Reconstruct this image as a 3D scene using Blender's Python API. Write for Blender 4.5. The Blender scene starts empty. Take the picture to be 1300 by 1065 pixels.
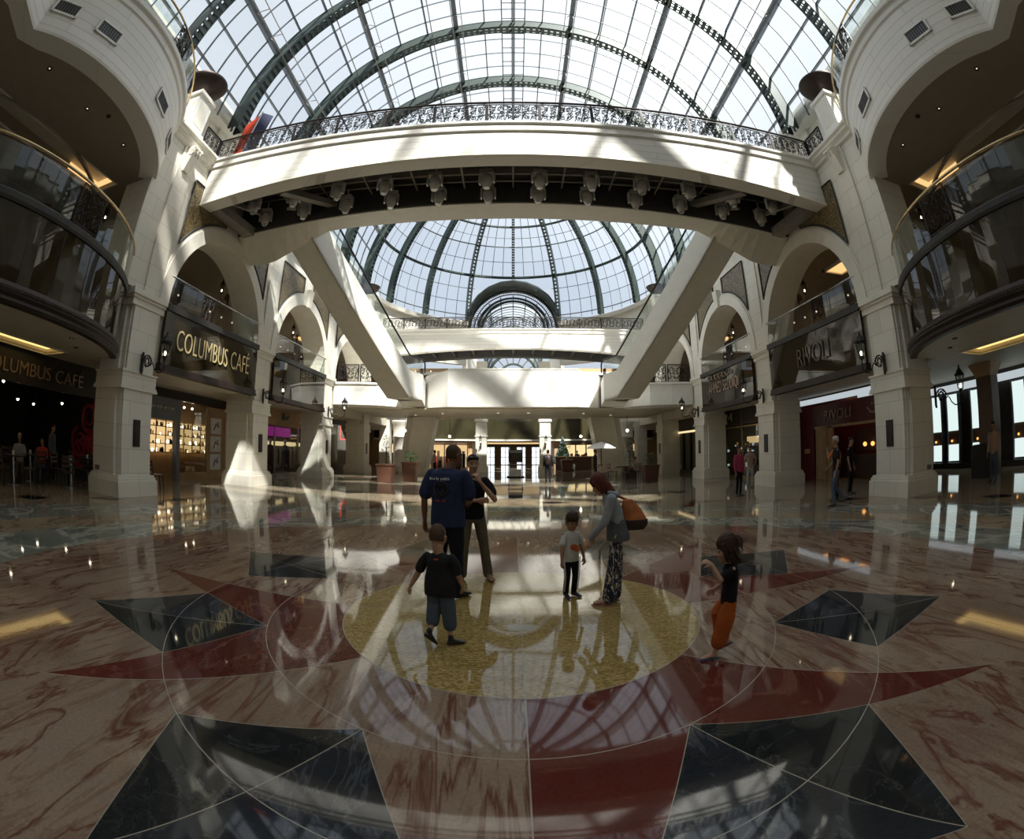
EXPOSURE = 0.03; SKY = 0.85; SUN = 13.0; ROOF0 = -3.0
import bpy, bmesh, math, random
from mathutils import Vector, Matrix
random.seed(7)
PI = math.pi
sin, cos, rad = math.sin, math.cos, math.radians
SC = bpy.context.scene
COL = SC.collection

# ---------------------------------------------------------------- materials
M = {}
def newmat(name):
    m = bpy.data.materials.new(name); m.use_nodes = True
    nt = m.node_tree
    for n in list(nt.nodes): nt.nodes.remove(n)
    out = nt.nodes.new('ShaderNodeOutputMaterial')
    M[name] = m
    return m, nt, out
def N(nt, t, **kw):
    n = nt.nodes.new(t)
    for k, v in kw.items():
        if k.startswith('i_'):
            n.inputs[k[2:].replace('_', ' ')].default_value = v
        else: setattr(n, k, v)
    return n
def rgba(c): return (c[0], c[1], c[2], 1.0)
def ramp(nt, fac, stops):
    r = nt.nodes.new('ShaderNodeValToRGB')
    while len(r.color_ramp.elements) < len(stops): r.color_ramp.elements.new(0.5)
    for e, (p, c) in zip(r.color_ramp.elements, stops):
        e.position = p; e.color = rgba(c)
    nt.links.new(fac, r.inputs[0]); return r.outputs[0]
def pos(nt, scale=(1, 1, 1), rot=(0, 0, 0), loc=(0, 0, 0), coord='Object'):
    tc = nt.nodes.new('ShaderNodeTexCoord'); mp = nt.nodes.new('ShaderNodeMapping')
    mp.inputs['Scale'].default_value = scale; mp.inputs['Rotation'].default_value = rot
    mp.inputs['Location'].default_value = loc
    nt.links.new(tc.outputs[coord], mp.inputs[0]); return mp.outputs[0]
def noise(nt, vec, scale, detail=3, dist=0.0, rough=0.5):
    n = N(nt, 'ShaderNodeTexNoise'); n.inputs['Scale'].default_value = scale
    n.inputs['Detail'].default_value = detail; n.inputs['Distortion'].default_value = dist
    n.inputs['Roughness'].default_value = rough
    nt.links.new(vec, n.inputs['Vector']); return n.outputs['Fac']
def mixc(nt, fac, a, b, mode='MIX'):
    m = nt.nodes.new('ShaderNodeMix'); m.data_type = 'RGBA'; m.blend_type = mode
    if isinstance(fac, (int, float)): m.inputs[0].default_value = fac
    else: nt.links.new(fac, m.inputs[0])
    for s, v in ((6, a), (7, b)):
        if isinstance(v, tuple): m.inputs[s].default_value = rgba(v)
        else: nt.links.new(v, m.inputs[s])
    return m.outputs[2]
def pbsdf(nt, out, col, rough=0.5, metal=0.0, spec=0.5, bump=None, bstr=0.2, coat=0.0):
    b = nt.nodes.new('ShaderNodeBsdfPrincipled')
    if isinstance(col, tuple): b.inputs['Base Color'].default_value = rgba(col)
    else: nt.links.new(col, b.inputs['Base Color'])
    if isinstance(rough, (int, float)): b.inputs['Roughness'].default_value = rough
    else: nt.links.new(rough, b.inputs['Roughness'])
    b.inputs['Metallic'].default_value = metal
    b.inputs['Specular IOR Level'].default_value = spec
    b.inputs['Coat Weight'].default_value = coat
    if bump is not None:
        bp = nt.nodes.new('ShaderNodeBump'); bp.inputs['Strength'].default_value = bstr
        bp.inputs['Distance'].default_value = 0.02
        nt.links.new(bump, bp.inputs['Height']); nt.links.new(bp.outputs[0], b.inputs['Normal'])
    nt.links.new(b.outputs[0], out.inputs[0]); return b
def plain(name, col, rough=0.5, metal=0.0, var=0.12, sc=3.0, spec=0.5, bstr=0.05):
    m, nt, out = newmat(name)
    v = pos(nt); f = noise(nt, v, sc, 3)
    d = tuple(max(0, c * (1 - var)) for c in col); l = tuple(min(1, c * (1 + var)) for c in col)
    pbsdf(nt, out, ramp(nt, f, [(0.3, d), (0.7, l)]), rough, metal, spec, bump=f, bstr=bstr)
    return m
def glow(name, col, strength):
    m, nt, out = newmat(name)
    e = N(nt, 'ShaderNodeEmission'); e.inputs[0].default_value = rgba(col); e.inputs[1].default_value = strength
    nt.links.new(e.outputs[0], out.inputs[0]); return m

def stone(name, col, bw, bh, joint=(0.56, 0.53, 0.46), jw=0.010, rough=0.45):
    m, nt, out = newmat(name)
    g = N(nt, 'ShaderNodeNewGeometry'); s = N(nt, 'ShaderNodeSeparateXYZ')
    nt.links.new(g.outputs['Position'], s.inputs[0])
    a = N(nt, 'ShaderNodeMath', operation='ADD'); nt.links.new(s.outputs[0], a.inputs[0]); nt.links.new(s.outputs[1], a.inputs[1])
    c = N(nt, 'ShaderNodeCombineXYZ'); nt.links.new(a.outputs[0], c.inputs[0]); nt.links.new(s.outputs[2], c.inputs[1])
    b = N(nt, 'ShaderNodeTexBrick'); nt.links.new(c.outputs[0], b.inputs['Vector'])
    b.inputs['Scale'].default_value = 1.0; b.inputs['Brick Width'].default_value = bw; b.inputs['Row Height'].default_value = bh
    b.inputs['Mortar Size'].default_value = jw; b.inputs['Mortar Smooth'].default_value = 0.2
    b.inputs['Color1'].default_value = rgba(col); b.inputs['Color2'].default_value = rgba(tuple(x * .93 for x in col))
    b.inputs['Mortar'].default_value = rgba(joint)
    f = noise(nt, pos(nt), 1.3, 4)
    cc = mixc(nt, 0.12, b.outputs['Color'], ramp(nt, f, [(0.3, tuple(x * .7 for x in col)), (0.7, col)]))
    inv = N(nt, 'ShaderNodeMath', operation='SUBTRACT'); inv.inputs[0].default_value = 1; nt.links.new(b.outputs['Fac'], inv.inputs[1])
    pbsdf(nt, out, cc, rough, bump=inv.outputs[0], bstr=0.25); return m

CREAM = (0.80, 0.765, 0.67)
stone('cream_stone', CREAM, 0.95, 0.62)
stone('fascia_stone', (0.84, 0.81, 0.74), 3.2, 0.235, jw=0.010)
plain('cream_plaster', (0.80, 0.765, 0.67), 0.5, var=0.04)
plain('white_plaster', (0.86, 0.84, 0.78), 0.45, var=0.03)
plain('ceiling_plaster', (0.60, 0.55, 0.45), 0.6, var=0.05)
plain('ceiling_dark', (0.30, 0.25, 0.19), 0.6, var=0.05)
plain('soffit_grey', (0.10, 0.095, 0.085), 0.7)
plain('dark_wall', (0.025, 0.02, 0.017), 0.5)
plain('brown_wall', (0.10, 0.06, 0.035), 0.4)
plain('tan_wall', (0.45, 0.30, 0.16), 0.5)
plain('iron', (0.014, 0.011, 0.010), 0.45, 0.3)
plain('black_metal', (0.02, 0.02, 0.02), 0.35, 0.3)
plain('truss_grey', (0.30, 0.28, 0.25), 0.5, 0.2)
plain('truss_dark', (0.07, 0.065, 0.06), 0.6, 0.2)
plain('light_body', (0.62, 0.60, 0.56), 0.35, 0.1)
plain('rib_green', (0.030, 0.047, 0.041), 0.45, 0.2)
plain('rib_pale', (0.05, 0.07, 0.062), 0.45, 0.2)
plain('glazing_bar', (0.13, 0.15, 0.17), 0.45, 0.3)
plain('brass', (0.62, 0.47, 0.26), 0.25, 0.9)
plain('steel', (0.5, 0.5, 0.5), 0.25, 0.9)
plain('gold_letter', (0.85, 0.70, 0.38), 0.3, 0.5)
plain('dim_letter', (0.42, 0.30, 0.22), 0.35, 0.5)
plain('bronze', (0.04, 0.028, 0.022), 0.5, 0.5)
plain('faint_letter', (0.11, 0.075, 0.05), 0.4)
plain('beam_grey', (0.03, 0.028, 0.025), 0.55)
plain('red_cloth', (0.62, 0.06, 0.02), 0.7)
plain('navy_cloth', (0.03, 0.035, 0.09), 0.7)
plain('mural_red', (0.40, 0.02, 0.05), 0.5)
plain('maroon', (0.10, 0.012, 0.012), 0.35)
plain('grey_blue', (0.17, 0.20, 0.24), 0.4)
plain('terracotta', (0.085, 0.032, 0.016), 0.6)
plain('dark_wood', (0.05, 0.028, 0.018), 0.4)
plain('leaf', (0.04, 0.10, 0.03), 0.5, var=.4, sc=20)
plain('white_paint', (0.8, 0.8, 0.78), 0.4)
plain('escalator_clad', (0.82, 0.80, 0.73), 0.35, var=.03)
plain('croc_green', (0.03, 0.12, 0.05), .4)
plain('grille', (0.16, 0.16, 0.15), .5, .3)
glow('lamp_glow', (1.0, 0.86, 0.62), 14)
glow('spot_glow', (1.0, 0.85, 0.62), 4)
glow('dim_glow', (1.0, 0.85, 0.62), 0.8)
glow('cove_amber', (1.0, 0.60, 0.24), 1.1)
glow('cove_gold', (1.0, 0.66, 0.22), 1.6)
glow('panel_white', (0.84, 1.0, 0.97), 0.9)
glow('strip_white', (0.85, 0.95, 1.0), 0.55)
glow('shop_warm', (1.0, 0.68, 0.32), 0.85)
glow('shop_yellow', (1.0, 0.78, 0.40), 1.05)
glow('magenta_glow', (0.5, 0.03, 0.35), .5)
glow('red_neon', (1.0, 0.03, 0.02), 1.6)
glow('daylight_pane', (0.9, 0.96, 1.0), 1.6)
glow('orange_glow', (1.0, 0.42, 0.10), 2.0)

def dark_glass(name, col, rough=0.02):
    m, nt, out = newmat(name)
    b = pbsdf(nt, out, col, rough, 0.0, 0.5)
dark_glass('dark_glass', (0.034, 0.025, 0.012))
dark_glass('olive_glass', (0.045, 0.04, 0.02))
def clear_glass(name, tint, refl=0.12, base=None, bf=0.0):
    m, nt, out = newmat(name)
    t = N(nt, 'ShaderNodeBsdfTransparent'); t.inputs[0].default_value = rgba(tint)
    g = N(nt, 'ShaderNodeBsdfGlossy'); g.inputs['Roughness'].default_value = 0.02
    fr = N(nt, 'ShaderNodeFresnel'); ge = N(nt, 'ShaderNodeNewGeometry'); mr = N(nt, 'ShaderNodeMapRange')
    mr.inputs['To Min'].default_value = 1.5; mr.inputs['To Max'].default_value = 1 / 1.5     # same reflectance on both faces of a pane
    nt.links.new(ge.outputs['Backfacing'], mr.inputs['Value']); nt.links.new(mr.outputs[0], fr.inputs[0])
    mx = N(nt, 'ShaderNodeMixShader'); nt.links.new(fr.outputs[0], mx.inputs[0])
    nt.links.new(t.outputs[0], mx.inputs[1]); nt.links.new(g.outputs[0], mx.inputs[2])
    o = mx.outputs[0]
    if base:
        d = N(nt, 'ShaderNodeBsdfTranslucent'); d.inputs[0].default_value = rgba(base)
        m2 = N(nt, 'ShaderNodeMixShader'); m2.inputs[0].default_value = bf
        nt.links.new(o, m2.inputs[1]); nt.links.new(d.outputs[0], m2.inputs[2]); o = m2.outputs[0]
    nt.links.new(o, out.inputs[0])
clear_glass('balustrade_glass', (0.90, 0.93, 0.91))
clear_glass('shop_glass', (0.8, 0.82, 0.8))
m, nt, out = newmat('roof_glass')
t = N(nt, 'ShaderNodeBsdfTransparent'); t.inputs[0].default_value = (.94, .97, 1, 1)
d = N(nt, 'ShaderNodeBsdfTranslucent'); d.inputs[0].default_value = (.9, .94, 1, 1)
mx = N(nt, 'ShaderNodeMixShader'); mx.inputs[0].default_value = .12
nt.links.new(t.outputs[0], mx.inputs[1]); nt.links.new(d.outputs[0], mx.inputs[2]); nt.links.new(mx.outputs[0], out.inputs[0])
m, nt, out = newmat('mosaic')
v = pos(nt, coord='Object'); f = noise(nt, v, 7, 4, 2.2)
pbsdf(nt, out, ramp(nt, f, [(0.42, (0.035, 0.035, 0.03)), (0.49, (0.45, 0.32, 0.12)), (0.54, (0.05, 0.05, 0.04)), (0.62, (0.16, 0.11, 0.05))]), 0.3)

# marbles
def marble(name, base, vein, scale, stretch=(1, 1, 1), rotz=0.0, thr=(0.46, 0.5, 0.54), speck=None, dist=1.5, rough=0.045, amount=1.0, base2=None):
    m, nt, out = newmat(name)
    v = pos(nt, scale=stretch, rot=(0, 0, rotz))
    f = noise(nt, v, scale, 5, dist, 0.6)
    c1 = ramp(nt, f, [(thr[0], (0, 0, 0)), (thr[1], (amount,) * 3), (thr[2], (0, 0, 0))])
    g = noise(nt, pos(nt), scale * 0.6, 4, 0.6)
    b2 = base2 or tuple(x * 0.72 for x in base)
    bc = ramp(nt, g, [(0.35, b2), (0.62, base)])
    fine = noise(nt, pos(nt), 38, 3)
    bc = mixc(nt, 0.25, bc, ramp(nt, fine, [(0.35, tuple(x * .6 for x in base)), (0.65, tuple(min(1, x * 1.25) for x in base))]))
    col = mixc(nt, c1, bc, vein)
    if speck:
        s = noise(nt, pos(nt, scale=(1, 2.2, 1)), 26, 4, .5)
        col = mixc(nt, ramp(nt, s, [(0.40, (.9,) * 3), (0.56, (0,) * 3)]), col, speck)
    pbsdf(nt, out, col, rough, 0.0, 0.62, coat=0.0)
    M[name].node_tree.nodes['Principled BSDF'].inputs['Coat Roughness'].default_value = 0.03
    return m
for nm_, rz_ in (('marble_pink', 0.7), ('marble_rose', -0.5), ('marble_blush', 1.9)):
    marble(nm_, (0.31, 0.225, 0.16), (0.13, 0.05, 0.032), 1.25, (1.5, 0.32, 1), rz_, (0.49, 0.53, 0.56), dist=1.1, base2=(0.195, 0.13, 0.09))
    nt_ = M[nm_].node_tree; v_ = pos(nt_, scale=(1.6, .25, 1), rot=(0, 0, rz_ + .25)); f_ = noise(nt_, v_, 3.2, 6, .8, .65)
    bs_ = nt_.nodes['Principled BSDF']; src_ = bs_.inputs['Base Color'].links[0].from_socket
    nt_.links.new(mixc(nt_, ramp(nt_, f_, [(.50, (0, 0, 0)), (.56, (.55,) * 3), (.60, (0, 0, 0))]), src_, (0.17, 0.085, 0.055)), bs_.inputs['Base Color'])
marble('marble_red', (0.13, 0.030, 0.022), (0.20, 0.09, 0.06), 0.9, (1, 0.6, 1), -0.3, (0.5, 0.52, 0.54), dist=1.8, amount=.6)
marble('granite_gold', (0.50, 0.37, 0.145), (0.28, 0.19, 0.06), 3.0, (0.5, 2.2, 1), 0, speck=(0.20, 0.13, 0.035), rough=0.04)
marble('marble_black', (0.022, 0.025, 0.026), (0.075, 0.08, 0.08), 1.5, (1, 1, 1), 0.4, (0.49, 0.5, 0.51), amount=.5)
marble('marble_blueblack', (0.030, 0.034, 0.040), (0.12, 0.13, 0.14), 1.6, (1, .5, 1), -0.6, (0.48, 0.5, 0.52), amount=.5)
marble('marble_greengrey', (0.23, 0.235, 0.19), (0.42, 0.40, 0.32), 0.9, (1, 0.5, 1), 1.2, (0.44, 0.5, 0.56), base2=(0.12, 0.14, 0.12))
marble('marble_tan', (0.36, 0.29, 0.19), (0.22, 0.14, 0.08), 0.8, (1, 0.5, 1), -0.8, (0.47, 0.5, 0.53), base2=(0.27, 0.2, 0.13))
marble('marble_beige', (0.36, 0.30, 0.21), (0.25, 0.19, 0.12), 0.6, (1, 0.7, 1), 0.3, (0.47, 0.5, 0.53), base2=(0.30, 0.26, 0.19))
plain('inlay', (0.36, 0.32, 0.25), 0.1)

# ---------------------------------------------------------------- mesh builder
class MB:
    def __init__(s): s.v = []; s.f = []; s.m = []
    def add(s, vs, fs, mi=0):
        o = len(s.v); s.v += [tuple(p) for p in vs]
        for f in fs: s.f.append(tuple(i + o for i in f)); s.m.append(mi)
        return s
    def box(s, a, b, mi=0):
        x0, x1 = sorted((a[0], b[0])); y0, y1 = sorted((a[1], b[1])); z0, z1 = sorted((a[2], b[2]))
        return s.add([(x0, y0, z0), (x1, y0, z0), (x1, y1, z0), (x0, y1, z0), (x0, y0, z1), (x1, y0, z1), (x1, y1, z1), (x0, y1, z1)],
                     [(3, 2, 1, 0), (4, 5, 6, 7), (0, 1, 5, 4), (1, 2, 6, 5), (2, 3, 7, 6), (3, 0, 4, 7)], mi)
    def hexa(s, p, mi=0):   # 8 points bottom loop, top loop
        return s.add(p, [(3, 2, 1, 0), (4, 5, 6, 7), (0, 1, 5, 4), (1, 2, 6, 5), (2, 3, 7, 6), (3, 0, 4, 7)], mi)
    def bar(s, p, q, w, h=None, up=(0, 0, 1), mi=0):
        h = h or w; p = Vector(p); q = Vector(q); d = (q - p)
        if d.length < 1e-6: return s
        d.normalize(); u = Vector(up)
        if abs(d.dot(u)) > .98: u = Vector((0, 1, 0))
        a = d.cross(u).normalized(); b = a.cross(d).normalized()
        c = [a * (i * w / 2) + b * (j * h / 2) for i, j in ((-1, -1), (1, -1), (1, 1), (-1, 1))]
        return s.hexa([p + k for k in c] + [q + k for k in c], mi)
    def tube(s, pts, r, n=6, mi=0, closed=False, caps=True):
        pts = [Vector(p) for p in pts]; L = len(pts); base = len(s.v); pu = None
        for i, p in enumerate(pts):
            if closed: d = pts[(i + 1) % L] - pts[i - 1]
            else: d = pts[min(i + 1, L - 1)] - pts[max(i - 1, 0)]
            if d.length < 1e-9: d = Vector((0, 0, 1))
            d.normalize()
            if pu is None:
                u = Vector((0, 0, 1)) if abs(d.z) < .9 else Vector((1, 0, 0))
            else: u = pu
            u = (u - d * u.dot(d))
            if u.length < 1e-6: u = d.orthogonal()
            u.normalize(); pu = u; w = d.cross(u)
            rr = r[i] if isinstance(r, (list, tuple)) else r
            for k in range(n):
                a = 2 * PI * k / n
                s.v.append(tuple(p + u * (cos(a) * rr) + w * (sin(a) * rr)))
        R = L if closed else L - 1
        for i in range(R):
            for k in range(n):
                a = base + i * n + k; b = base + i * n + (k + 1) % n
                c = base + ((i + 1) % L) * n + (k + 1) % n; d2 = base + ((i + 1) % L) * n + k
                s.f.append((a, b, c, d2)); s.m.append(mi)
        if caps and not closed:
            s.f.append(tuple(base + k for k in reversed(range(n)))); s.m.append(mi)
            s.f.append(tuple(base + (L - 1) * n + k for k in range(n))); s.m.append(mi)
        return s
    def lathe(s, prof, c=(0, 0, 0), n=24, mi=0):   # prof [(r,z)]
        base = len(s.v)
        for r, z in prof:
            for k in range(n):
                a = 2 * PI * k / n; s.v.append((c[0] + r * cos(a), c[1] + r * sin(a), c[2] + z))
        for i in range(len(prof) - 1):
            for k in range(n):
                s.f.append((base + i * n + k, base + i * n + (k + 1) % n, base + (i + 1) * n + (k + 1) % n, base + (i + 1) * n + k)); s.m.append(mi)
        if prof[0][0] > 1e-4: s.f.append(tuple(base + k for k in reversed(range(n)))); s.m.append(mi)
        if prof[-1][0] > 1e-4: s.f.append(tuple(base + (len(prof) - 1) * n + k for k in range(n))); s.m.append(mi)
        return s
    def prism(s, poly, z0, z1, mi=0):    # poly in xy (ccw)
        n = len(poly); base = len(s.v)
        s.v += [(x, y, z0) for x, y in poly] + [(x, y, z1) for x, y in poly]
        s.f.append(tuple(base + i for i in reversed(range(n)))); s.m.append(mi)
        s.f.append(tuple(base + n + i for i in range(n))); s.m.append(mi)
        for i in range(n):
            j = (i + 1) % n; s.f.append((base + i, base + j, base + n + j, base + n + i)); s.m.append(mi)
        return s
    def grid(s, rows, mi=0, closed=False):   # rows: list of lists of points
        base = len(s.v); n = len(rows[0])
        for r in rows: s.v += [tuple(p) for p in r]
        for i in range(len(rows) - 1):
            for k in range(n if closed else n - 1):
                s.f.append((base + i * n + k, base + i * n + (k + 1) % n, base + (i + 1) * n + (k + 1) % n, base + (i + 1) * n + k)); s.m.append(mi)
        return s
    def ball(s, c, r, n=10, mi=0):
        if not isinstance(r, (list, tuple)): r = (r, r, r)
        rows = []
        for i in range(n + 1):
            t = PI * i / n
            rows.append([(c[0] + r[0] * sin(t) * cos(2 * PI * k / (n + 2)), c[1] + r[1] * sin(t) * sin(2 * PI * k / (n + 2)), c[2] - r[2] * cos(t)) for k in range(n + 2)])
        return s.grid(rows, mi, True)
    def build(s, name, mats, parent=None, smooth=False, loc=None):
        me = bpy.data.meshes.new(name)
        off = Vector((0, 0, 0))
        if parent is not None:
            a_ = parent
            while a_ is not None and '_o' not in a_: a_ = a_.parent
            if a_ is not None: off = Vector(a_['_o'])
        elif loc is not None: off = Vector(loc)
        me.from_pydata([(p[0] - off[0], p[1] - off[1], p[2] - off[2]) for p in s.v], [], s.f)
        if isinstance(mats, str): mats = [mats]
        for m_ in mats: me.materials.append(M[m_])
        if len(mats) > 1: me.polygons.foreach_set('material_index', s.m)
        if smooth: me.polygons.foreach_set('use_smooth', [True] * len(me.polygons))
        me.update()
        o = bpy.data.objects.new(name, me); COL.objects.link(o)
        if parent is not None: o.parent = parent
        elif loc is not None: o.location = loc
        return o
def mirx(mb):
    """mirror a builder about x = 0"""
    q = MB(); q.v = [(-p[0], p[1], p[2]) for p in mb.v]; q.f = [tuple(reversed(f)) for f in mb.f]; q.m = list(mb.m); return q
def tag(o, label=None, cat=None, group=None, kind=None):
    if label: o['label'] = label
    if cat: o['category'] = cat
    if group: o['group'] = group
    if kind: o['kind'] = kind
    return o
def thing(name, loc, label, cat, group=None, kind='thing'):
    e = bpy.data.objects.new(name, None); COL.objects.link(e); e.location = loc; e['_o'] = tuple(loc)
    e.empty_display_size = .2
    return tag(e, label, cat, group, kind)
def kids(o): return [c for c in bpy.data.objects if c.parent == o]
_kc = {}
def copy_thing(o, loc, rz=None, label=None, scale=None):
    if o.name not in _kc: _kc[o.name] = [(c, kids(c)) for c in kids(o)]
    c = o.copy(); COL.objects.link(c); c.location = loc
    if rz is not None: c.rotation_euler = (0, 0, rz)
    if scale is not None: c.scale = scale
    if label: c['label'] = label
    for ch, gs in _kc[o.name]:
        d = ch.copy(); COL.objects.link(d); d.parent = c
        for g in gs:
            h = g.copy(); COL.objects.link(h); h.parent = d
    return c
def struct(name, mb, mats, smooth=False, label=None):
    o = mb.build(name, mats, smooth=smooth); o['kind'] = 'structure'
    if label: o['label'] = label
    return o
def text(name, s, size, mat, parent, loc, rot, ext=0.02, sx=1.0, spacing=1.0):
    c = bpy.data.curves.new(name, 'FONT'); c.body = s; c.size = size; c.extrude = ext; c.align_x = 'CENTER'; c.align_y = 'CENTER'
    c.resolution_u = 3; c.offset = -.010 * size; c.space_character = spacing
    tmp = bpy.data.objects.new(name + '_curve', c); COL.objects.link(tmp); bpy.context.view_layer.update()
    me = bpy.data.meshes.new_from_object(tmp.evaluated_get(bpy.context.evaluated_depsgraph_get()))
    bpy.data.objects.remove(tmp); me.materials.clear(); me.materials.append(M[mat]); me.name = name
    o = bpy.data.objects.new(name, me); COL.objects.link(o)
    if parent is not None:
        o.parent = parent; b = parent.get('_o', (0, 0, 0)); o.location = (loc[0] - b[0], loc[1] - b[1], loc[2] - b[2])
    else: o.location = loc
    o.rotation_euler = rot; o.scale = (sx, 1, 1)
    return o
def scribble(name, c, w, h, right, mat_, parent, seed=0):
    """a line of tiny illegible lettering strokes"""
    rn = random.Random(seed); b = MB(); r = Vector(right).normalized(); n_ = r.cross(Vector((0, 0, 1))) * .004; u = -w / 2; c = Vector(c)
    while u < w / 2:
        lw = rn.uniform(.35, .8) * h; hh = rn.uniform(.5, 1) * h
        if rn.random() > .12:
            b.bar(c + r * u + Vector((0, 0, -h / 2)) + n_, c + r * u + Vector((0, 0, -h / 2 + hh)) + n_, h * .18, h * .08); b.bar(c + r * u + Vector((0, 0, 0)) + n_, c + r * (u + lw * .7) + Vector((0, 0, rn.uniform(-.3, .3) * h)) + n_, h * .16, h * .08)
        u += lw + .12 * h
    return b.build(name, mat_, parent)
def arc(c, r, a0, a1, n):    # in yz-ish plane pairs
    return [(c[0] + r * cos(a0 + (a1 - a0) * i / n), c[1] + r * sin(a0 + (a1 - a0) * i / n)) for i in range(n + 1)]
# ================================================================ camera, world, sun
TILT = rad(8.2); H = 1.65; F = 600.0
cam = bpy.data.cameras.new('camera'); co = bpy.data.objects.new('camera', cam); COL.objects.link(co); SC.camera = co
co.location = (0, 0, H); co.rotation_euler = (PI / 2 + TILT, 0, 0)
cam.type = 'PANO'
cam.panorama_type = 'FISHEYE_EQUISOLID'
cam.sensor_fit = 'HORIZONTAL'; cam.sensor_width = 13.0; cam.sensor_height = 10.65
cam.fisheye_lens = 6.0; cam.fisheye_fov = rad(200)
cam.shift_x = -1.5 / 1300; cam.shift_y = -45.5 / 1065
cam.clip_start = 0.05; cam.clip_end = 500
vs = SC.view_settings
vs.view_transform = 'Standard'; vs.look = 'None'; vs.gamma = 1.0; vs.use_curve_mapping = False; vs.exposure = EXPOSURE
w = bpy.data.worlds.new('sky'); SC.world = w; w.use_nodes = True
nt = w.node_tree; bg = nt.nodes['Background']
tc = nt.nodes.new('ShaderNodeTexCoord'); sp = nt.nodes.new('ShaderNodeSeparateXYZ'); nt.links.new(tc.outputs['Generated'], sp.inputs[0])
cr = ramp(nt, sp.outputs[2], [(0.0, (0.62, 0.68, 0.72)), (0.25, (0.72, 0.82, 0.95)), (0.8, (0.88, 0.94, 1.0))])
nt.links.new(cr, bg.inputs[0]); bg.inputs[1].default_value = SKY
sl = bpy.data.lights.new('sun', 'SUN'); so = bpy.data.objects.new('sun', sl); COL.objects.link(so)
so.rotation_euler = Vector((-.42, .70, -1.0)).to_track_quat('-Z', 'Y').to_euler()
sl.energy = SUN; sl.angle = rad(1.6); sl.color = (1.0, 0.96, 0.88)
SC.cycles.max_bounces = 7; SC.cycles.diffuse_bounces = 4; SC.cycles.glossy_bounces = 3; SC.cycles.transparent_max_bounces = 12
SC.cycles.transmission_bounces = 4
SC.cycles.caustics_reflective = False; SC.cycles.caustics_refractive = False
SC.cycles.sample_clamp_indirect = 4.0
SC.cycles.use_denoising = True

# ================================================================ floor
MCX, MCY = 0.08, 4.5
FM = ['marble_beige', 'marble_pink', 'marble_red', 'granite_gold', 'marble_black', 'marble_blueblack', 'marble_greengrey', 'marble_tan', 'inlay', 'marble_rose', 'marble_blush']
f = MB()
f.add([(-24, -8, 0), (24, -8, 0), (24, 80, 0), (-24, 80, 0)], [(0, 1, 2, 3)], 0)
def P2(r, az): return (MCX + r * sin(rad(az)), MCY + r * cos(rad(az)))
def disc(r0, r1, z, mi, n=96):
    a = [P2(r1, -360 * k / n) for k in range(n)]
    if r0 <= 0: f.add([(x, y, z) for x, y in a], [tuple(range(n))], mi)
    else:
        b = [P2(r0, -360 * k / n) for k in range(n)]
        f.add([(x, y, z) for x, y in a] + [(x, y, z) for x, y in b], [(k, (k + 1) % n, n + (k + 1) % n, n + k) for k in range(n)], mi)
def flat(poly, z, mi):
    ar = sum(poly[i][0] * poly[(i + 1) % len(poly)][1] - poly[(i + 1) % len(poly)][0] * poly[i][1] for i in range(len(poly)))
    if ar < 0: poly = poly[::-1]
    f.add([(x, y, z) for x, y in poly], [tuple(range(len(poly)))], mi)
def strip(pts, wd, z, mi=8):
    for i in range(len(pts) - 1):
        (x0, y0), (x1, y1) = pts[i], pts[i + 1]; L = math.hypot(x1 - x0, y1 - y0) or 1
        nx, ny = -(y1 - y0) / L * wd / 2, (x1 - x0) / L * wd / 2
        flat([(x0 + nx, y0 + ny), (x1 + nx, y1 + ny), (x1 - nx, y1 - ny), (x0 - nx, y0 - ny)], z, mi)
disc(9.6, 11.3, 0.0002, 7); disc(8.2, 9.6, 0.0004, 6); disc(7.3, 8.2, 0.0004, 7); disc(6.1, 7.3, 0.0004, 6); 
for k in range(8):
    for q_ in range(2): flat([(MCX, MCY)] + [P2(6.1, 45 * k + 22.5 * (q_ + j / 6)) for j in range(7)], 0.0006, (1, 9, 10)[(k * 2 + q_) % 3])
for k in range(8):
    a0 = -180 + 45 * k
    if k % 2 == 1: # red sectors -135..-90 etc
        poly = [P2(1.73, a0 + 45 * j / 8) for j in range(9)]
        poly += [P2(4.33, a0 + 45), P2(2.44, a0 + 22.5), P2(4.33, a0)]
        # split into two convex-ish parts
        flat([P2(1.70, a0 + 22.5 * j / 6) for j in range(7)] + [P2(2.44, a0 + 22.5), P2(4.33, a0)], 0.0010, 2)
        flat([P2(1.70, a0 + 22.5 + 22.5 * j / 6) for j in range(7)] + [P2(4.33, a0 + 45), P2(2.44, a0 + 22.5)], 0.0010, 2)
    c = a0 + 22.5
    A, B, C_, D = P2(2.44, c), P2(3.345, c - 14.6), P2(4.35, c), P2(3.345, c + 14.6)
    m1_, m2_ = (4, 5) if k % 2 else (5, 4)
    flat([A, B, C_], 0.0012, m1_); flat([A, C_, D], 0.0012, m2_)
    strip([A, C_], 0.007, 0.0018)
    strip([A, B, C_, D, A], 0.006, 0.0018)
    strip([P2(1.73, a0), P2(4.33, a0)], 0.008, 0.0018)
disc(0, 1.73, 0.0014, 3)
for rr in (2.44, 3.345): disc(rr - .004, rr + .004, 0.0016, 8)
disc(1.725, 1.735, 0.0018, 8)
strip([P2(2.44, 0), P2(1.73, 180)], .006, .0019); strip([P2(1.7, 90), P2(1.7, -90)], .006, .0019)
def diamond(x, y, a, b, mi, rot=0):
    p = [(a, 0), (0, b), (-a, 0), (0, -b)]
    flat([(x + u * cos(rot) - v * sin(rot), y + u * sin(rot) + v * cos(rot)) for u, v in p], 0.0016, mi)
for k in range(28):
    az = -180 + 360 * (k + .5) / 28
    x, y = P2(10.5, az); 
    if y > -2: diamond(x, y, .62, .34, 4, rad(-az))
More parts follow.
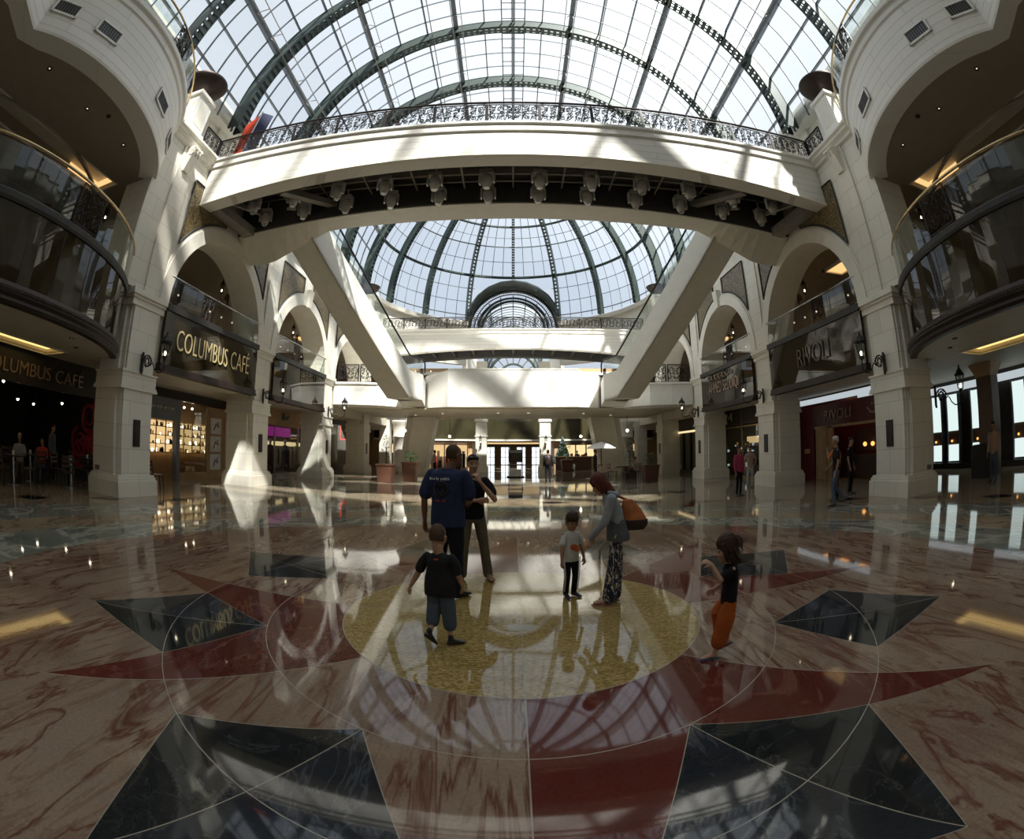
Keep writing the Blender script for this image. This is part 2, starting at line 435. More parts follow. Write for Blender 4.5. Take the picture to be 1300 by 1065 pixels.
for yy in range(17, 60, 3):
    for xx in range(-12, 13, 3):
        if (xx // 3 + yy // 3) % 2: diamond(xx, yy, .75, .75, 4 if yy % 2 else 2, 0)
    flat([(-13, yy + 1.1), (13, yy + 1.1), (13, yy + 1.9), (-13, yy + 1.9)], 0.0003, 6)
for p3 in (((-4.4, 12.2), (-3.4, 12.9), (-3.9, 14)), ((2.0, 12.0), (3.0, 12.5), (2.4, 11.6)), ((4.4, 12.3), (5.6, 13.6), (5.0, 12.4)), ((-3.2, 16), (-1.6, 17.4), (-2.6, 15.7))):
    flat(list(p3), 0.0020, 2)
flat([(-.05, 4.06), (.19, 4.06), (.19, 4.22), (-.05, 4.22)], .0022, 8)
struct('floor', f, FM)

# ================================================================ pillars
PY = [8.45, 15.6, 22.7, 29.8]      # front faces of the arcade piers
PW = 1.45; PX0, PX1 = 9.8, 11.1
PLAB = {(-1, 0): 'cream stone pier with a black panel, beside the cafe opening, nearest on the left side',
        (-1, 1): 'cream stone pier lit by a slanting patch of sun, between jeweller and clothes shop',
        (-1, 2): 'cream stone pier between the clothes shop and the red neon shop',
        (-1, 3): 'cream stone pier behind the left end of the raised gallery',
        (1, 0): 'cream stone pier with a black panel, beside the glowing white wall panels',
        (1, 1): 'cream stone pier between the red watch shop and the black and gold shopfront',
        (1, 2): 'cream stone pier beyond the black and gold shopfront',
        (1, 3): 'cream stone pier behind the right end of the raised gallery'}
for sx in (-1, 1):
    for i, y in enumerate(PY):
        t = thing('arcade_pier', (sx * 10.45, y + PW / 2, 0), PLAB[(sx, i)], 'pillar')
        def bx(mb, e, z0, z1):    # main block with expansion e ; rebated corner strip
            mb.box((sx * (PX0 - e), y - e, z0), (sx * (PX1 + e), y + PW + e, z1))
        b = MB(); bx(b, .10, 0, .42); bx(b, .065, .42, .50); bx(b, .03, .50, .56); b.build('plinth', 'cream_stone', t)
        b = MB(); 
        b.box((sx * (PX0 + .10), y + .10, .5), (sx * (PX1 - .02), y + PW - .10, 5.4))
        b.box((sx * PX0, y + .12, .5), (sx * (PX0 + .2), y + PW - .12, 2.86))           # lower panel face
        b.box((sx * (PX0 + .24), y, .5), (sx * (PX1 - .05), y + PW, 2.86))
        b.box((sx * (PX0 + .03), y + .16, 2.8), (sx * (PX0 + .2), y + PW - .16, 5.1))
        b.box((sx * (PX0 + .27), y + .03, 2.8), (sx * (PX1 - .08), y + PW - .03, 5.1))
        b.build('shaft', 'cream_stone', t)
        b = MB(); bx(b, .03, 2.84, 2.90); bx(b, .0, 2.90, 3.22); bx(b, .05, 2.78, 2.84); bx(b, .035, 3.22, 3.27); b.build('band_moulding', 'cream_stone', t)
        b = MB(); bx(b, .0, 4.98, 5.06); bx(b, .05, 5.16, 5.24); bx(b, .11, 5.24, 5.40); bx(b, .0, 5.06, 5.16); b.build('capital', 'cream_plaster', t)
        b = MB(); b.box((sx * (PX0 - .03), y + .58, 1.32), (sx * (PX0 + .02), y + .86, 2.02)); b.box((sx * (PX0 - .036), y + .61, 1.35), (sx * (PX0 - .02), y + .83, 1.99))
        tag(b.build('notice_panel', 'black_metal', t), 'narrow black panel')
        if i == 0:
            b = MB(); b.box((sx * 10.72, y - .03, .62), (sx * 10.92, y + .02, .74)); b.build('socket_plate', 'grille', t)

# ================================================================ arcade walls over the piers (arches)
ARC = [(9.9, 15.6), (17.05, 22.7), (24.15, 29.8)]
def arcade_wall(sx):
    b = MB(); XA, XB = sx * 9.84, sx * 11.05; ZT = 10.35; ZS = 5.4
    prev = 7.9
    for (y0, y1) in ARC:
        b.box((XA, prev, ZS), (XB, y0, ZT))
        yc = (y0 + y1) / 2; r = (y1 - y0) / 2; n = 28
        pf = []
        for k in range(n + 1):
            a = PI - PI * k / n; pf.append((yc + r * cos(a), ZS + r * sin(a)))
        vs_ = []
        for X in (XA, XB):
            vs_ += [(X, p[0], p[1]) for p in pf] + [(X, p[0], ZT) for p in pf]
        fs = []; m_ = n + 1
        for k in range(n):
            fs.append((k, k + 1, m_ + k + 1, m_ + k)); fs.append((2 * m_ + k + 1, 2 * m_ + k, 3 * m_ + k, 3 * m_ + k + 1))
            fs.append((k + 1, k, 2 * m_ + k, 2 * m_ + k + 1)); fs.append((m_ + k, m_ + k + 1, 3 * m_ + k + 1, 3 * m_ + k))
        b.add(vs_, fs); prev = y1
    b.box((XA, prev, ZS), (XB, 31.25, ZT))
    w_ = b.build('wall_left' if sx < 0 else 'wall_right', 'cream_stone'); w_['kind'] = 'structure'
    for (y0, y1) in ARC:
        yc = (y0 + y1) / 2; r = (y1 - y0) / 2; n = 36
        b = MB(); rows = []
        prof = [(-.0, 1.15), (-.05, 1.15), (-.05, -.0), (-.05, -.10), (.40, -.10), (.40, -.05), (.47, -.05), (.47, .02)]   # (radial offset outward, depth inwards from face)
        for k in range(n + 1):
            a = PI - PI * k / n
            rows.append([(sx * (9.84 + d), yc + (r + o) * cos(a), ZS + (r + o) * sin(a)) for o, d in prof])
        b.grid(rows)
        b.build('archivolt', 'cream_plaster', w_)
        b = MB(); b.hexa([(sx * 9.64, yc - .16, ZS + r - .1), (sx * 9.64, yc + .16, ZS + r - .1), (sx * 9.9, yc + .16, ZS + r - .1), (sx * 9.9, yc - .16, ZS + r - .1),
                          (sx * 9.58, yc - .24, ZS + r + .75), (sx * 9.58, yc + .24, ZS + r + .75), (sx * 9.9, yc + .24, ZS + r + .75), (sx * 9.9, yc - .24, ZS + r + .75)])
        if y0 > 10: b.build('keystone', 'cream_plaster', w_)
        for s2 in (-1, 1):
            # mosaic spandrel
            e = y0 if s2 < 0 else y1; R2_ = r + .55; pts = []
            Y0 = yc + s2 * (r + .02); ZTT = 9.45; ylim = yc + s2 * .55
            a0 = math.acos((r + .02) / R2_); a1 = math.acos(.55 / R2_)
            for k in range(13):
                a = a0 + (a1 - a0) * k / 12; pts.append((yc + s2 * R2_ * cos(a), ZS + R2_ * sin(a)))
            tops = [(p[0], ZTT if ZTT > p[1] + .02 else p[1] + .02) for p in pts]
            m2 = MB(); X1, X2 = sx * 9.815, sx * 9.86
            vv = [(X1, p[0], p[1]) for p in pts] + [(X1, p[0], p[1]) for p in tops] + [(X2, p[0], p[1]) for p in pts] + [(X2, p[0], p[1]) for p in tops]
            q = 13; ff = []
            for k in range(12): ff += [(k, k + 1, q + k + 1, q + k), (k + 1, k, 2 * q + k, 2 * q + k + 1), (q + k, q + k + 1, 3 * q + k + 1, 3 * q + k)]
            ff += [(0, q, 3 * q, 2 * q), (12, 2 * q + 12, 3 * q + 12, q + 12)]
            m2.add(vv, ff); tag(m2.build('spandrel_panel', 'mosaic', w_), 'dark mosaic panel with gold scrolls')
            fr = MB(); loop = [(sx * 9.80, p[0], p[1]) for p in pts] + [(sx * 9.80, p[0], p[1]) for p in reversed(tops)]
            fr.tube(loop, .035, 4, closed=True); fr.build('panel_frame', 'beam_grey', w_)
    # pilaster strips above piers, cornice, scroll bracket
    for i, y in enumerate(PY):
        yc = y + PW / 2
        b = MB(); b.box((sx * 9.78, yc - .36, 5.4), (sx * 9.86, yc + .36, 10.3)); b.build('pilaster_strip', 'cream_stone', w_)
    b = MB(); Z = 10.3
    prof = [(9.84, 10.12), (9.74, 10.16), (9.74, 10.26), (9.62, 10.34), (9.62, 10.42), (9.54, 10.47), (9.54, 10.55), (9.84, 10.58), (11.3, 10.58), (11.3, 10.2)]
    for ya, yb in ((7.9, 10.42), (14.1, 31.25)):
        b.grid([[(sx * x, ya, z) for x, z in prof], [(sx * x, yb, z) for x, z in prof]])
    b.build('cornice', 'cream_plaster', w_)
    # slab behind the wall at the upper level
    return w_
for sx in (-1, 1): arcade_wall(sx)
def scroll_bracket(sx, y):
    b = MB()
    pts = []
    for k in range(40):
        a = k / 39 * 3.2 * PI; r = .17 * (1 - k / 48)
        pts.append((sx * (9.55 - r * cos(a)), y, 9.95 + r * sin(a)))
    b2 = MB()
    for dy in (-.16, 0, .16): b2.tube([(p[0], y + dy, p[2]) for p in pts], .045, 5)
    b2.box((sx * 9.5, y - .2, 9.98), (sx * 9.85, y + .2, 10.15)); b2.hexa([(sx * 9.7, y - .15, 9.3), (sx * 9.86, y - .15, 9.3), (sx * 9.86, y + .15, 9.3), (sx * 9.7, y + .15, 9.3),
             (sx * 9.45, y - .19, 10.0), (sx * 9.86, y - .19, 10.0), (sx * 9.86, y + .19, 10.0), (sx * 9.45, y + .19, 10.0)])
    return b2
for sx, lb in ((-1, 'scrolled white plaster console under the cornice of the left near pier'), (1, 'scrolled white plaster console under the cornice of the right near pier')):
    o = scroll_bracket(sx, 9.15).build('console_bracket', 'cream_plaster', loc=(sx * 9.7, 9.15, 9.3)); tag(o, lb, 'bracket', kind='thing')

# pedestals with bronze bowls
PED = [(-1, 8.9, 'white panelled pedestal carrying a bronze bowl at the left end of the near bridge'), (1, 8.9, 'white panelled pedestal carrying a bronze bowl at the right end of the near bridge'),
       (-1, 30.4, 'white pedestal with a bronze bowl rising behind the left escalator'), (1, 30.4, 'white pedestal with a bronze bowl rising behind the right escalator')]
for sx, y, lb in PED:
    t = thing('bowl_pedestal', (sx * 10.2, y, 10.58), lb, 'pedestal')
    b = MB(); cx = sx * 10.2
    b.box((cx - .48, y - .5, 10.58), (cx + .48, y + .5, 10.8)); b.box((cx - .4, y - .42, 10.8), (cx + .4, y + .42, 12.1)); b.box((cx - .48, y - .5, 12.1), (cx + .48, y + .5, 12.22))
    b.build('pedestal_block', 'white_plaster', t)
    b = MB()
    for s2 in (-1, 1):
        b.box((cx + s2 * .41, y - .27, 10.98), (cx + s2 * .39, y + .27, 11.95)); b.box((cx - .25, y + s2 * .43, 10.98), (cx + .25, y + s2 * .41, 11.95))
    b.build('raised_panel', 'cream_plaster', t)
    b = MB().lathe([(.12, 12.22), (.2, 12.28), (.16, 12.36), (.40, 12.48), (.66, 12.66), (.80, 12.86), (.84, 12.93), (.80, 12.95), (.6, 12.8), (.0, 12.6)], (cx, y, 0), 32)
    tag(b.build('bowl', 'bronze', t, smooth=True), 'dark bronze bowl')

# ================================================================ wrought iron railing panels
def scroll_mb(w, h, seed=0, r=.012, dens=1.35):
    rn = random.Random(seed); b = MB()
    def spiral(cx, cz, rad_, turns, a0, sg, tail):
        pts = []
        for k in range(15):
            t = k / 14; a = a0 + sg * turns * 2 * PI * t; q = rad_ * (1 - .78 * t)
            pts.append((cx + q * cos(a), 0, cz + q * sin(a)))
        pts.insert(0, tail); b.tube(pts, r, 4, caps=False)
    nx = max(2, int(round(w / .34 * dens))); cw = w / nx
    for i in range(nx):
        cx = -w / 2 + cw * (i + .5); s = 1 if i % 2 else -1
        for j, (cz, rd) in enumerate(((-h * .28, cw * .34), (h * .02, cw * .28), (h * .28, cw * .34))):
            sg = s * (1 if j % 2 else -1)
            spiral(cx + .1 * cw * sg, cz, rd, 1.35, rn.uniform(0, 6.28), sg, (cx - .4 * cw * sg, 0, cz + (.3 if j < 1 else -.3) * cw))
            spiral(cx - .24 * cw * sg, cz + .13 * h, rd * .6, 1.1, rn.uniform(0, 6.28), -sg, (cx + .3 * cw * sg, 0, cz))
        b.tube([(cx - cw / 2, 0, -h / 2), (cx - .2 * cw, 0, -.1 * h), (cx + .25 * cw, 0, .12 * h), (cx + cw / 2, 0, h / 2)], r, 4, caps=False)
        for k in range(5):
            lx, lz = cx + rn.uniform(-.45, .45) * cw, rn.uniform(-.42, .42) * h; a = rn.uniform(0, PI)
            b.add([(lx + .05 * cos(a), .004, lz + .05 * sin(a)), (lx - .02 * sin(a), .004, lz + .02 * cos(a)), (lx - .05 * cos(a), .004, lz - .05 * sin(a)), (lx + .02 * sin(a), .004, lz - .02 * cos(a))], [(0, 1, 2, 3)])
    b.bar((-w / 2, 0, -h / 2), (w / 2, 0, -h / 2), .025); b.bar((-w / 2, 0, h / 2), (w / 2, 0, h / 2), .025)
    b.bar((-w / 2, 0, -h / 2), (-w / 2, 0, h / 2), .025); b.bar((w / 2, 0, -h / 2), (w / 2, 0, h / 2), .025)
    return b
_sp = {}
def iron_panel(parent, c, ang, w, h, mat_='iron', seed=0):
    key = (round(w, 2), round(h, 2), mat_, seed)
    if key not in _sp:
        o = scroll_mb(w, h, seed).build('railing_panel', mat_); o.parent = parent; _sp[key] = o
    else:
        o = _sp[key].copy(); COL.objects.link(o); o.parent = parent
    b = parent.get('_o', (0, 0, 0)); o.location = (c[0] - b[0], c[1] - b[1], c[2] - b[2]); o.rotation_euler = (0, 0, ang)
    return o
def iron_railing(parent, p, q, z0, z1, step=1.45):
    """straight run of iron railing from p to q (plan points)"""
    L = math.hypot(q[0] - p[0], q[1] - p[1]); n = max(1, int(round(L / step))); a = math.atan2(q[1] - p[1], q[0] - p[0])
    w_ = L / n
    for k in range(n):
        t = (k + .5) / n; iron_panel(parent, (p[0] + (q[0] - p[0]) * t, p[1] + (q[1] - p[1]) * t, (z0 + z1) / 2 - .02), a, round(w_ - .06, 2), round(z1 - z0 - .14, 2), seed=k % 2)
    for k in range(n + 1):
        t = k / n; x, y = p[0] + (q[0] - p[0]) * t, p[1] + (q[1] - p[1]) * t; MB().box((x - .02, y - .02, z0), (x + .02, y + .02, z1)).build('railing_post', 'iron', parent)
    b = MB(); b.tube([(p[0], p[1], z1), (q[0], q[1], z1)], .035, 8); b.build('handrail', 'bronze', parent, True)

# ================================================================ bridges
def zf(x): return 9.32 - .52 * (x / 9.8) ** 2
def zfr(x): return 9.27 - .48 * (x / 9.8) ** 2
def zrr(x):
    a = abs(x)
    if a < 6.5: return 9.3 - .12 * (a / 6.5) ** 2
    if a < 8.75: return 9.18 - 1.08 * (a - 6.5) / 2.25
    return 8.1
XS = [-9.8 + 19.6 * k / 48 for k in range(49)]
t = thing('footbridge', (0, 12.3, 8.8), 'near white stone footbridge with arched underside spanning the hall high up', 'footbridge')
def beam(xs, sec):    # sec(x) -> closed polygon [(y,z)...]
    b = MB(); rows = []
    for x in xs: rows.append([(x, y, z) for y, z in sec(x)])
    b.grid([[*r, r[0]] for r in rows]); n = len(rows[0])
    b.add(rows[0], [tuple(range(n))]); b.add(rows[-1], [tuple(reversed(range(n)))])
    return b
beam(XS, lambda x: [(10.42, zf(x)), (10.42, 10.14), (10.36, 10.16), (10.36, 10.36), (10.30, 10.40), (10.30, 10.47), (11.05, 10.47), (11.05, zf(x) + .02)]).build('front_fascia', 'fascia_stone', t)
beam(XS, lambda x: [(10.40, zf(x) - .03), (10.40, zf(x) + .05), (10.52, zf(x) + .05), (10.52, zf(x) - .03)]).build('edge_moulding', 'cream_plaster', t)
beam(XS, lambda x: [(13.1, zfr(x)), (13.1, 10.2), (14.2, 10.2), (14.2, zrr(x))]).build('rear_girder', 'cream_plaster', t)
beam(XS, lambda x: [(13.04, zfr(x) + .03), (13.04, 10.15), (13.1, 10.15), (13.1, zfr(x) + .03)]).build('inner_lining', 'truss_dark', t)  # dark sheets added on both inner faces to make the recess look shaded
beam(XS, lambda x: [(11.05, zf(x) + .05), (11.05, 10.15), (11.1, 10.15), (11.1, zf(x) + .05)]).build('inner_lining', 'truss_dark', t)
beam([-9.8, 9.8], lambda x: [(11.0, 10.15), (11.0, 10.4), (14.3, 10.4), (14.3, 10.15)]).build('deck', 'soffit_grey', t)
b = MB()
for y in (11.5, 11.9, 12.35, 12.8): b.tube([(-9.7, y, 9.95), (9.7, y, 9.95)], .035 if y in (11.9, 12.8) else .05, 6)
for k in range(-6, 7): b.bar((k * 1.55, 11.05, 9.85), (k * 1.55, 13.1, 9.85), .05)
b.build('lighting_bar', 'truss_grey', t)
for s in (-1, 1):
    for P_, Q_, w_, h_ in (((7.0, 11.1, 9.15), (6.0, 13.1, 9.6), .28, .2), ((9.2, 11.2, 9.2), (8.4, 13.2, 9.4), .12, .12), ((9.6, 11.1, 9.0), (9.3, 13.1, 8.9), .5, .3)):
        MB().bar((s * P_[0], P_[1], P_[2]), (s * Q_[0], Q_[1], Q_[2]), w_, h_).build('cross_brace', 'truss_grey', t)
iron_railing(t, (-9.7, 10.42), (9.7, 10.42), 10.50, 11.30, 1.5)
for s in (-1, 1): iron_railing(t, (s * 9.72, 9.45), (s * 9.72, 10.36), 10.58, 11.30, .9)
iron_railing(t, (-5.9, 14.1), (5.9, 14.1), 10.42, 11.25, 1.5)
# coiled lighting cables etc. left out of sight
t = thing('footbridge', (0, 34.6, 8.9), 'far white footbridge crossing in front of the glazed half dome', 'footbridge')
XS2 = [-9.8 + 19.6 * k / 32 for k in range(33)]
def zf2(x): return 8.95 - .62 * (x / 9.8) ** 2
beam(XS2, lambda x: [(32.8, zf2(x)), (32.8, 10.0), (32.74, 10.02), (32.74, 10.26), (32.66, 10.3), (32.66, 10.36), (33.4, 10.36), (33.4, zf2(x))]).build('front_fascia', 'fascia_stone', t)
beam(XS2, lambda x: [(35.9, zf2(x)), (35.9, 10.1), (36.6, 10.1), (36.6, zf2(x))]).build('rear_girder', 'truss_dark', t)
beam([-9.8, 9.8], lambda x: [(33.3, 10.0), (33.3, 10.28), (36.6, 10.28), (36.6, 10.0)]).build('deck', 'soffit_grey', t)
for k in range(-6, 7):
    b = MB(); x = k * 1.5; b.bar((x, 33.3, zf2(x) + .25), (x, 36.0, zf2(x) + .25), .16, .3); b.build('cross_beam', 'truss_dark', t)
iron_railing(t, (-9.6, 32.78), (9.6, 32.78), 10.40, 11.22, 1.6)

# stage lights: two rows of moving-head lamps
def stage_light(loc, label):
    t = thing('stage_light', loc, label, 'stage light', 'moving stage lamps under the near bridge')
    x, y, z = loc
    q = 1.08
    b = MB(); b.box((x - .19, y - .14, z - .02), (x + .19, y + .14, z + .12)); b.tube([(x, y, z + .1), (x, y, z + .42)], .03, 6); b.build('base_box', 'light_body', t)
    for s in (-1, 1): MB().box((x + s * .24, y - .07, z - .33), (x + s * .19, y + .07, z + .02)).build('yoke_arm', 'light_body', t)
    b = MB().lathe([(a * q, c * q) for a, c in ((.0, -.03), (.13, -.05), (.155, -.12), (.155, -.28), (.12, -.36), (.10, -.42), (.075, -.42))], (x, y, z), 14); b.build('lamp_head', 'light_body', t, True)
    b = MB().lathe([(.0, -.50), (.09, -.505)], (x, y, z), 12); b.build('lens', 'steel', t)
    return t
first = None; k = 0
ORD = ['outermost', 'second', 'third', 'fourth', 'fifth', 'sixth']
for row, (y, nm) in enumerate(((11.9, 'front'), (12.8, 'rear'))):
    for i in range(12):
        x = -.775 * 11 + 1.55 * i; z = 9.62 - .2 * (x / 9.8) ** 2
        side = 'left' if i < 6 else 'right'; o = i if i < 6 else 11 - i
        lb = 'grey stage lamp under the near bridge, %s row, %s from the %s' % (nm, ORD[o], side)
        if first is None: first = stage_light((x, y, z), lb)
        else: copy_thing(first, (x, y, z), (0.3 * math.sin(i * 2.3 + row)), lb)

# ================================================================ escalators
def escalator(sx, lb):
    t = thing('escalator', (sx * 4.9, 22, 4.1), lb, 'escalator')
    # inner bottom edge: (7.05,14.2,8.76) -> (4.82,21.35,4.08) -> flat to (4.55,22.9,4.08) ; width towards outside
    A = Vector((sx * 7.05, 14.2, 8.76)); B = Vector((sx * 4.82, 21.35, 4.08)); d = (B - A); pl = Vector((d.x, d.y, 0)).normalized()
    out = Vector((-pl.y, pl.x, 0));  out = out if out.x * sx > 0 else -out
    A0 = A - d * .18; C = B + pl * 1.3
    W = 1.22
    def pt(base, o, z): return (base.x + out.x * o, base.y + out.y * o, base.z + z)
    b = MB()
    for (P_, Q_, h0, h1) in ((A0, B, 1.28, 1.28), (B, C, 1.28, 1.28)):
        b.hexa([pt(P_, 0, 0), pt(Q_, 0, 0), pt(Q_, .06, 0), pt(P_, .06, 0), pt(P_, 0, h0), pt(Q_, 0, h1), pt(Q_, .06, h1), pt(P_, .06, h0)])
    b.build('inner_cladding', 'escalator_clad', t)
    b = MB()
    for (P_, Q_) in ((A0, B), (B, C)):
        b.hexa([pt(P_, W, 0), pt(Q_, W, 0), pt(Q_, W - .06, 0), pt(P_, W - .06, 0), pt(P_, W, 1.28), pt(Q_, W, 1.28), pt(Q_, W - .06, 1.28), pt(P_, W - .06, 1.28)])
    b.build('outer_cladding', 'escalator_clad', t)
    b = MB()
    for (P_, Q_) in ((A0, B), (B, C)):
        b.hexa([pt(P_, 0, 0), pt(Q_, 0, 0), pt(Q_, W, 0), pt(P_, W, 0), pt(P_, 0, .1), pt(Q_, 0, .1), pt(Q_, W, .1), pt(P_, W, .1)])
    b.build('underside', 'cream_plaster', t)
    b = MB(); n = 26
    for k in range(n):
        p = A0 + (B - A0) * (k / n); q = A0 + (B - A0) * ((k + 1) / n)
        b.hexa([pt(p, .2, .8), (q.x + out.x * .2, q.y + out.y * .2, p.z + .8), (q.x + out.x * (W - .2), q.y + out.y * (W - .2), p.z + .8), pt(p, W - .2, .8),
                pt(p, .2, 1.0), (q.x + out.x * .2, q.y + out.y * .2, p.z + 1.0), (q.x + out.x * (W - .2), q.y + out.y * (W - .2), p.z + 1.0), pt(p, W - .2, 1.0)])
    b.build('steps', 'steel', t)
    for o in (.03, W - .03):
        g = MB(); r = MB()
        for (P_, Q_) in ((A0, B), (B, C)):
            g.hexa([pt(P_, o - .006, 1.28), pt(Q_, o - .006, 1.28), pt(Q_, o + .006, 1.28), pt(P_, o + .006, 1.28), pt(P_, o - .006, 1.98), pt(Q_, o - .006, 1.98), pt(Q_, o + .006, 1.98), pt(P_, o + .006, 1.98)])
        gl = g.build('glass_balustrade', 'balustrade_glass', t)
        r.tube([pt(A0, o, 2.0), pt(B, o, 2.0), pt(C, o, 2.0), pt(C + pl * .25, o, 1.85), pt(C + pl * .25, o, 1.4)], .04, 6); r.build('handrail', 'black_metal', t, True)
escalator(-1, 'white clad escalator descending on the left, its inner side in full sun')
escalator(1, 'white clad escalator descending on the right, its underside in shade')

# ================================================================ bowed balconies near the camera
VENTS = (7.45, 5.95, 3.1, 1.75)
def bow(y, r=5.12, cx=13.17, cy=4.2): return cx - math.sqrt(max(0, r * r - (y - cy) ** 2))
def bow_pts(y0, y1, n, off=0.0, flare=True):
    out = []
    for k in range(n + 1):
        y = y0 + (y1 - y0) * k / n; x = bow(y, 5.12 + off)
        out.append((x, y))
    return out
def band(sx, pts, prof, closed=True):      # prof: list of (outward offset toward hall, z); sweep along plan pts
    b = MB(); rows = []
    for i, (x, y) in enumerate(pts):
        a = pts[max(0, i - 1)]; c = pts[min(len(pts) - 1, i + 1)]
        dx, dy = c[0] - a[0], c[1] - a[1]; L = math.hypot(dx, dy) or 1; nx, ny = dy / L, -dx / L
        if nx > 0: nx, ny = -nx, -ny          # towards smaller |x|
        pr = prof + [prof[0]] if closed else prof
        rows.append([(sx * (x + nx * o), y + ny * o, z) for o, z in pr])
    b.grid(rows)
    if closed:
        n = len(prof); b.add(rows[0][:n], [tuple(range(n))]); b.add(rows[-1][:n], [tuple(reversed(range(n)))])
    return b
for sx, sd in ((-1, 'left'), (1, 'right')):
    # level two: white stone fascia
    t = thing('bowed_balcony', (sx * 9, 4.6, 8.5), 'white stone bowed balcony with air grilles, high on the %s beside the pedestal' % sd, 'balcony')
    pts = bow_pts(8.15, 1.35, 26) + [(8.42, .4), (8.35, -1.2)]
    if True:
        prof = [(0, 8.5), (0.02, 8.56), (0.02, 10.12), (.06, 10.16), (.06, 10.30), (.14, 10.38), (.14, 10.50), (-.6, 10.50), (-.6, 8.5)]
        band(sx, pts, prof).build('fascia', 'fascia_stone', t, False)
    for yv in VENTS:
        x = bow(yv) ; dxy = (yv - 4.2) / 5.12; ang = math.asin(dxy)       # normal direction
        nx, ny = -cos(ang), sin(ang); tx, ty = -ny, nx
        g = MB()
        def P3(u, v, o): return (sx * (x + nx * (o + .03) + tx * u), yv + ny * (o + .03) + ty * u, v)
        zc_ = 9.25
        for k in range(9):
            u0 = -.32 + k * .08; g.hexa([P3(u0 - .012, zc_ - .15, 0), P3(u0 + .012, zc_ - .15, 0), P3(u0 + .012, zc_ - .15, .03), P3(u0 - .012, zc_ - .15, .03), P3(u0 - .012, zc_ + .15, 0), P3(u0 + .012, zc_ + .15, 0), P3(u0 + .012, zc_ + .15, .03), P3(u0 - .012, zc_ + .15, .03)])
        fr = MB()
        for (a, b_, c_, d_) in ((-.40, .40, -.20, -.15), (-.40, .40, .15, .20), (-.40, -.35, -.20, .20), (.35, .40, -.20, .20)):
            fr.hexa([P3(a, zc_ + c_, 0), P3(b_, zc_ + c_, 0), P3(b_, zc_ + c_, .035), P3(a, zc_ + c_, .035), P3(a, zc_ + d_, 0), P3(b_, zc_ + d_, 0), P3(b_, zc_ + d_, .035), P3(a, zc_ + d_, .035)])
        bk = MB(); bk.hexa([P3(-.36, zc_ - .17, -.02), P3(.36, zc_ - .17, -.02), P3(.36, zc_ - .17, .006), P3(-.36, zc_ - .17, .006), P3(-.36, zc_ + .17, -.02), P3(.36, zc_ + .17, -.02), P3(.36, zc_ + .17, .006), P3(-.36, zc_ + .17, .006)])
        vt = fr.build('air_grille', 'white_plaster', t); g.build('grille_slats', 'grille', vt); bk.build('grille_back', 'black_metal', vt)
    gp = pts[:-1]
    for i in range(0, len(gp) - 2, 3):
        seg = gp[i:i + 4]
        if len(seg) < 2: continue
        xm, ym = seg[len(seg) // 2]
        if i == 9:
            a, c = seg[0], seg[-1]; ang = math.atan2(c[1] - a[1], sx * (c[0] - a[0]))
            iron_panel(t, (sx * ((a[0] + c[0]) / 2 - .05), (a[1] + c[1]) / 2, 10.95), ang, .76, .74)
        else: band(sx, seg, [(.0, 10.52), (.012, 10.52), (.012, 11.28), (.0, 11.28)]).build('glass_panel', 'balustrade_glass', t, False)
    b = MB(); b.tube([(sx * (x - .02), y, 11.36) for x, y in gp] , .03, 8); b.tube([(sx * (gp[0][0] - .02), gp[0][1], 11.36), (sx * (gp[0][0] - .02), gp[0][1] + .05, 10.6)], .02, 6)
    b.build('handrail', 'brass', t, True)
    # level one: dark glass
    t = thing('bowed_balcony', (sx * 9, 4.6, 3.5), 'dark glass bowed balcony with brass handrail, one level up on the %s' % sd, 'balcony')
    pts = bow_pts(8.15, .25, 26)
    band(sx, pts, [(.0, 3.78), (.03, 3.78), (.03, 5.1), (.0, 5.1)]).build('lower_glass', 'dark_glass', t, False)
    band(sx, pts, [(-.1, 5.08), (.07, 5.08), (.09, 5.14), (.09, 5.24), (.05, 5.28), (-.1, 5.28)]).build('floor_edge_beam', 'beam_grey', t)
    band(sx, pts, [(-.15, 3.44), (.04, 3.44), (.08, 3.50), (.05, 3.56), (.10, 3.62), (.10, 3.72), (.05, 3.80), (-.15, 3.80)]).build('bottom_trim', 'bronze', t)
    b = MB()
    for i in range(0, 104):
        y = 8.1 - i * .075; x = bow(y) - .115; b.ball((sx * x, y, 3.67), .022, 4)
    tag(b.build('trim_beads', 'bronze', t), kind='stuff')
    for i in range(0, len(pts) - 3, 3):
        seg = pts[i:i + 4]; a, c = seg[0], seg[-1]
        if i == 9:
            ang = math.atan2(c[1] - a[1], sx * (c[0] - a[0])); iron_panel(t, (sx * ((a[0] + c[0]) / 2 - .06), (a[1] + c[1]) / 2, 5.71), ang, .86, .80, 'iron')
        else: band(sx, seg, [(.0, 5.28), (.012, 5.28), (.012, 6.12), (.0, 6.12)]).build('glass_panel', 'balustrade_glass', t, False)
        mb = MB(); mb.box((sx * (a[0] - .02), a[1] - .01, 3.8), (sx * (a[0] - .035), a[1] + .01, 5.1)); mb.build('glass_joint', 'black_metal', t)
    b = MB(); q = [(sx * (x - .02), y, 6.2) for x, y in pts]; b.tube(q, .032, 8); b.tube([q[0], (q[0][0] + sx * .0, q[0][1] + .06, 6.16), (q[0][0], q[0][1] + .06, 5.4)], .025, 6)
    b.build('handrail', 'brass', t, True)

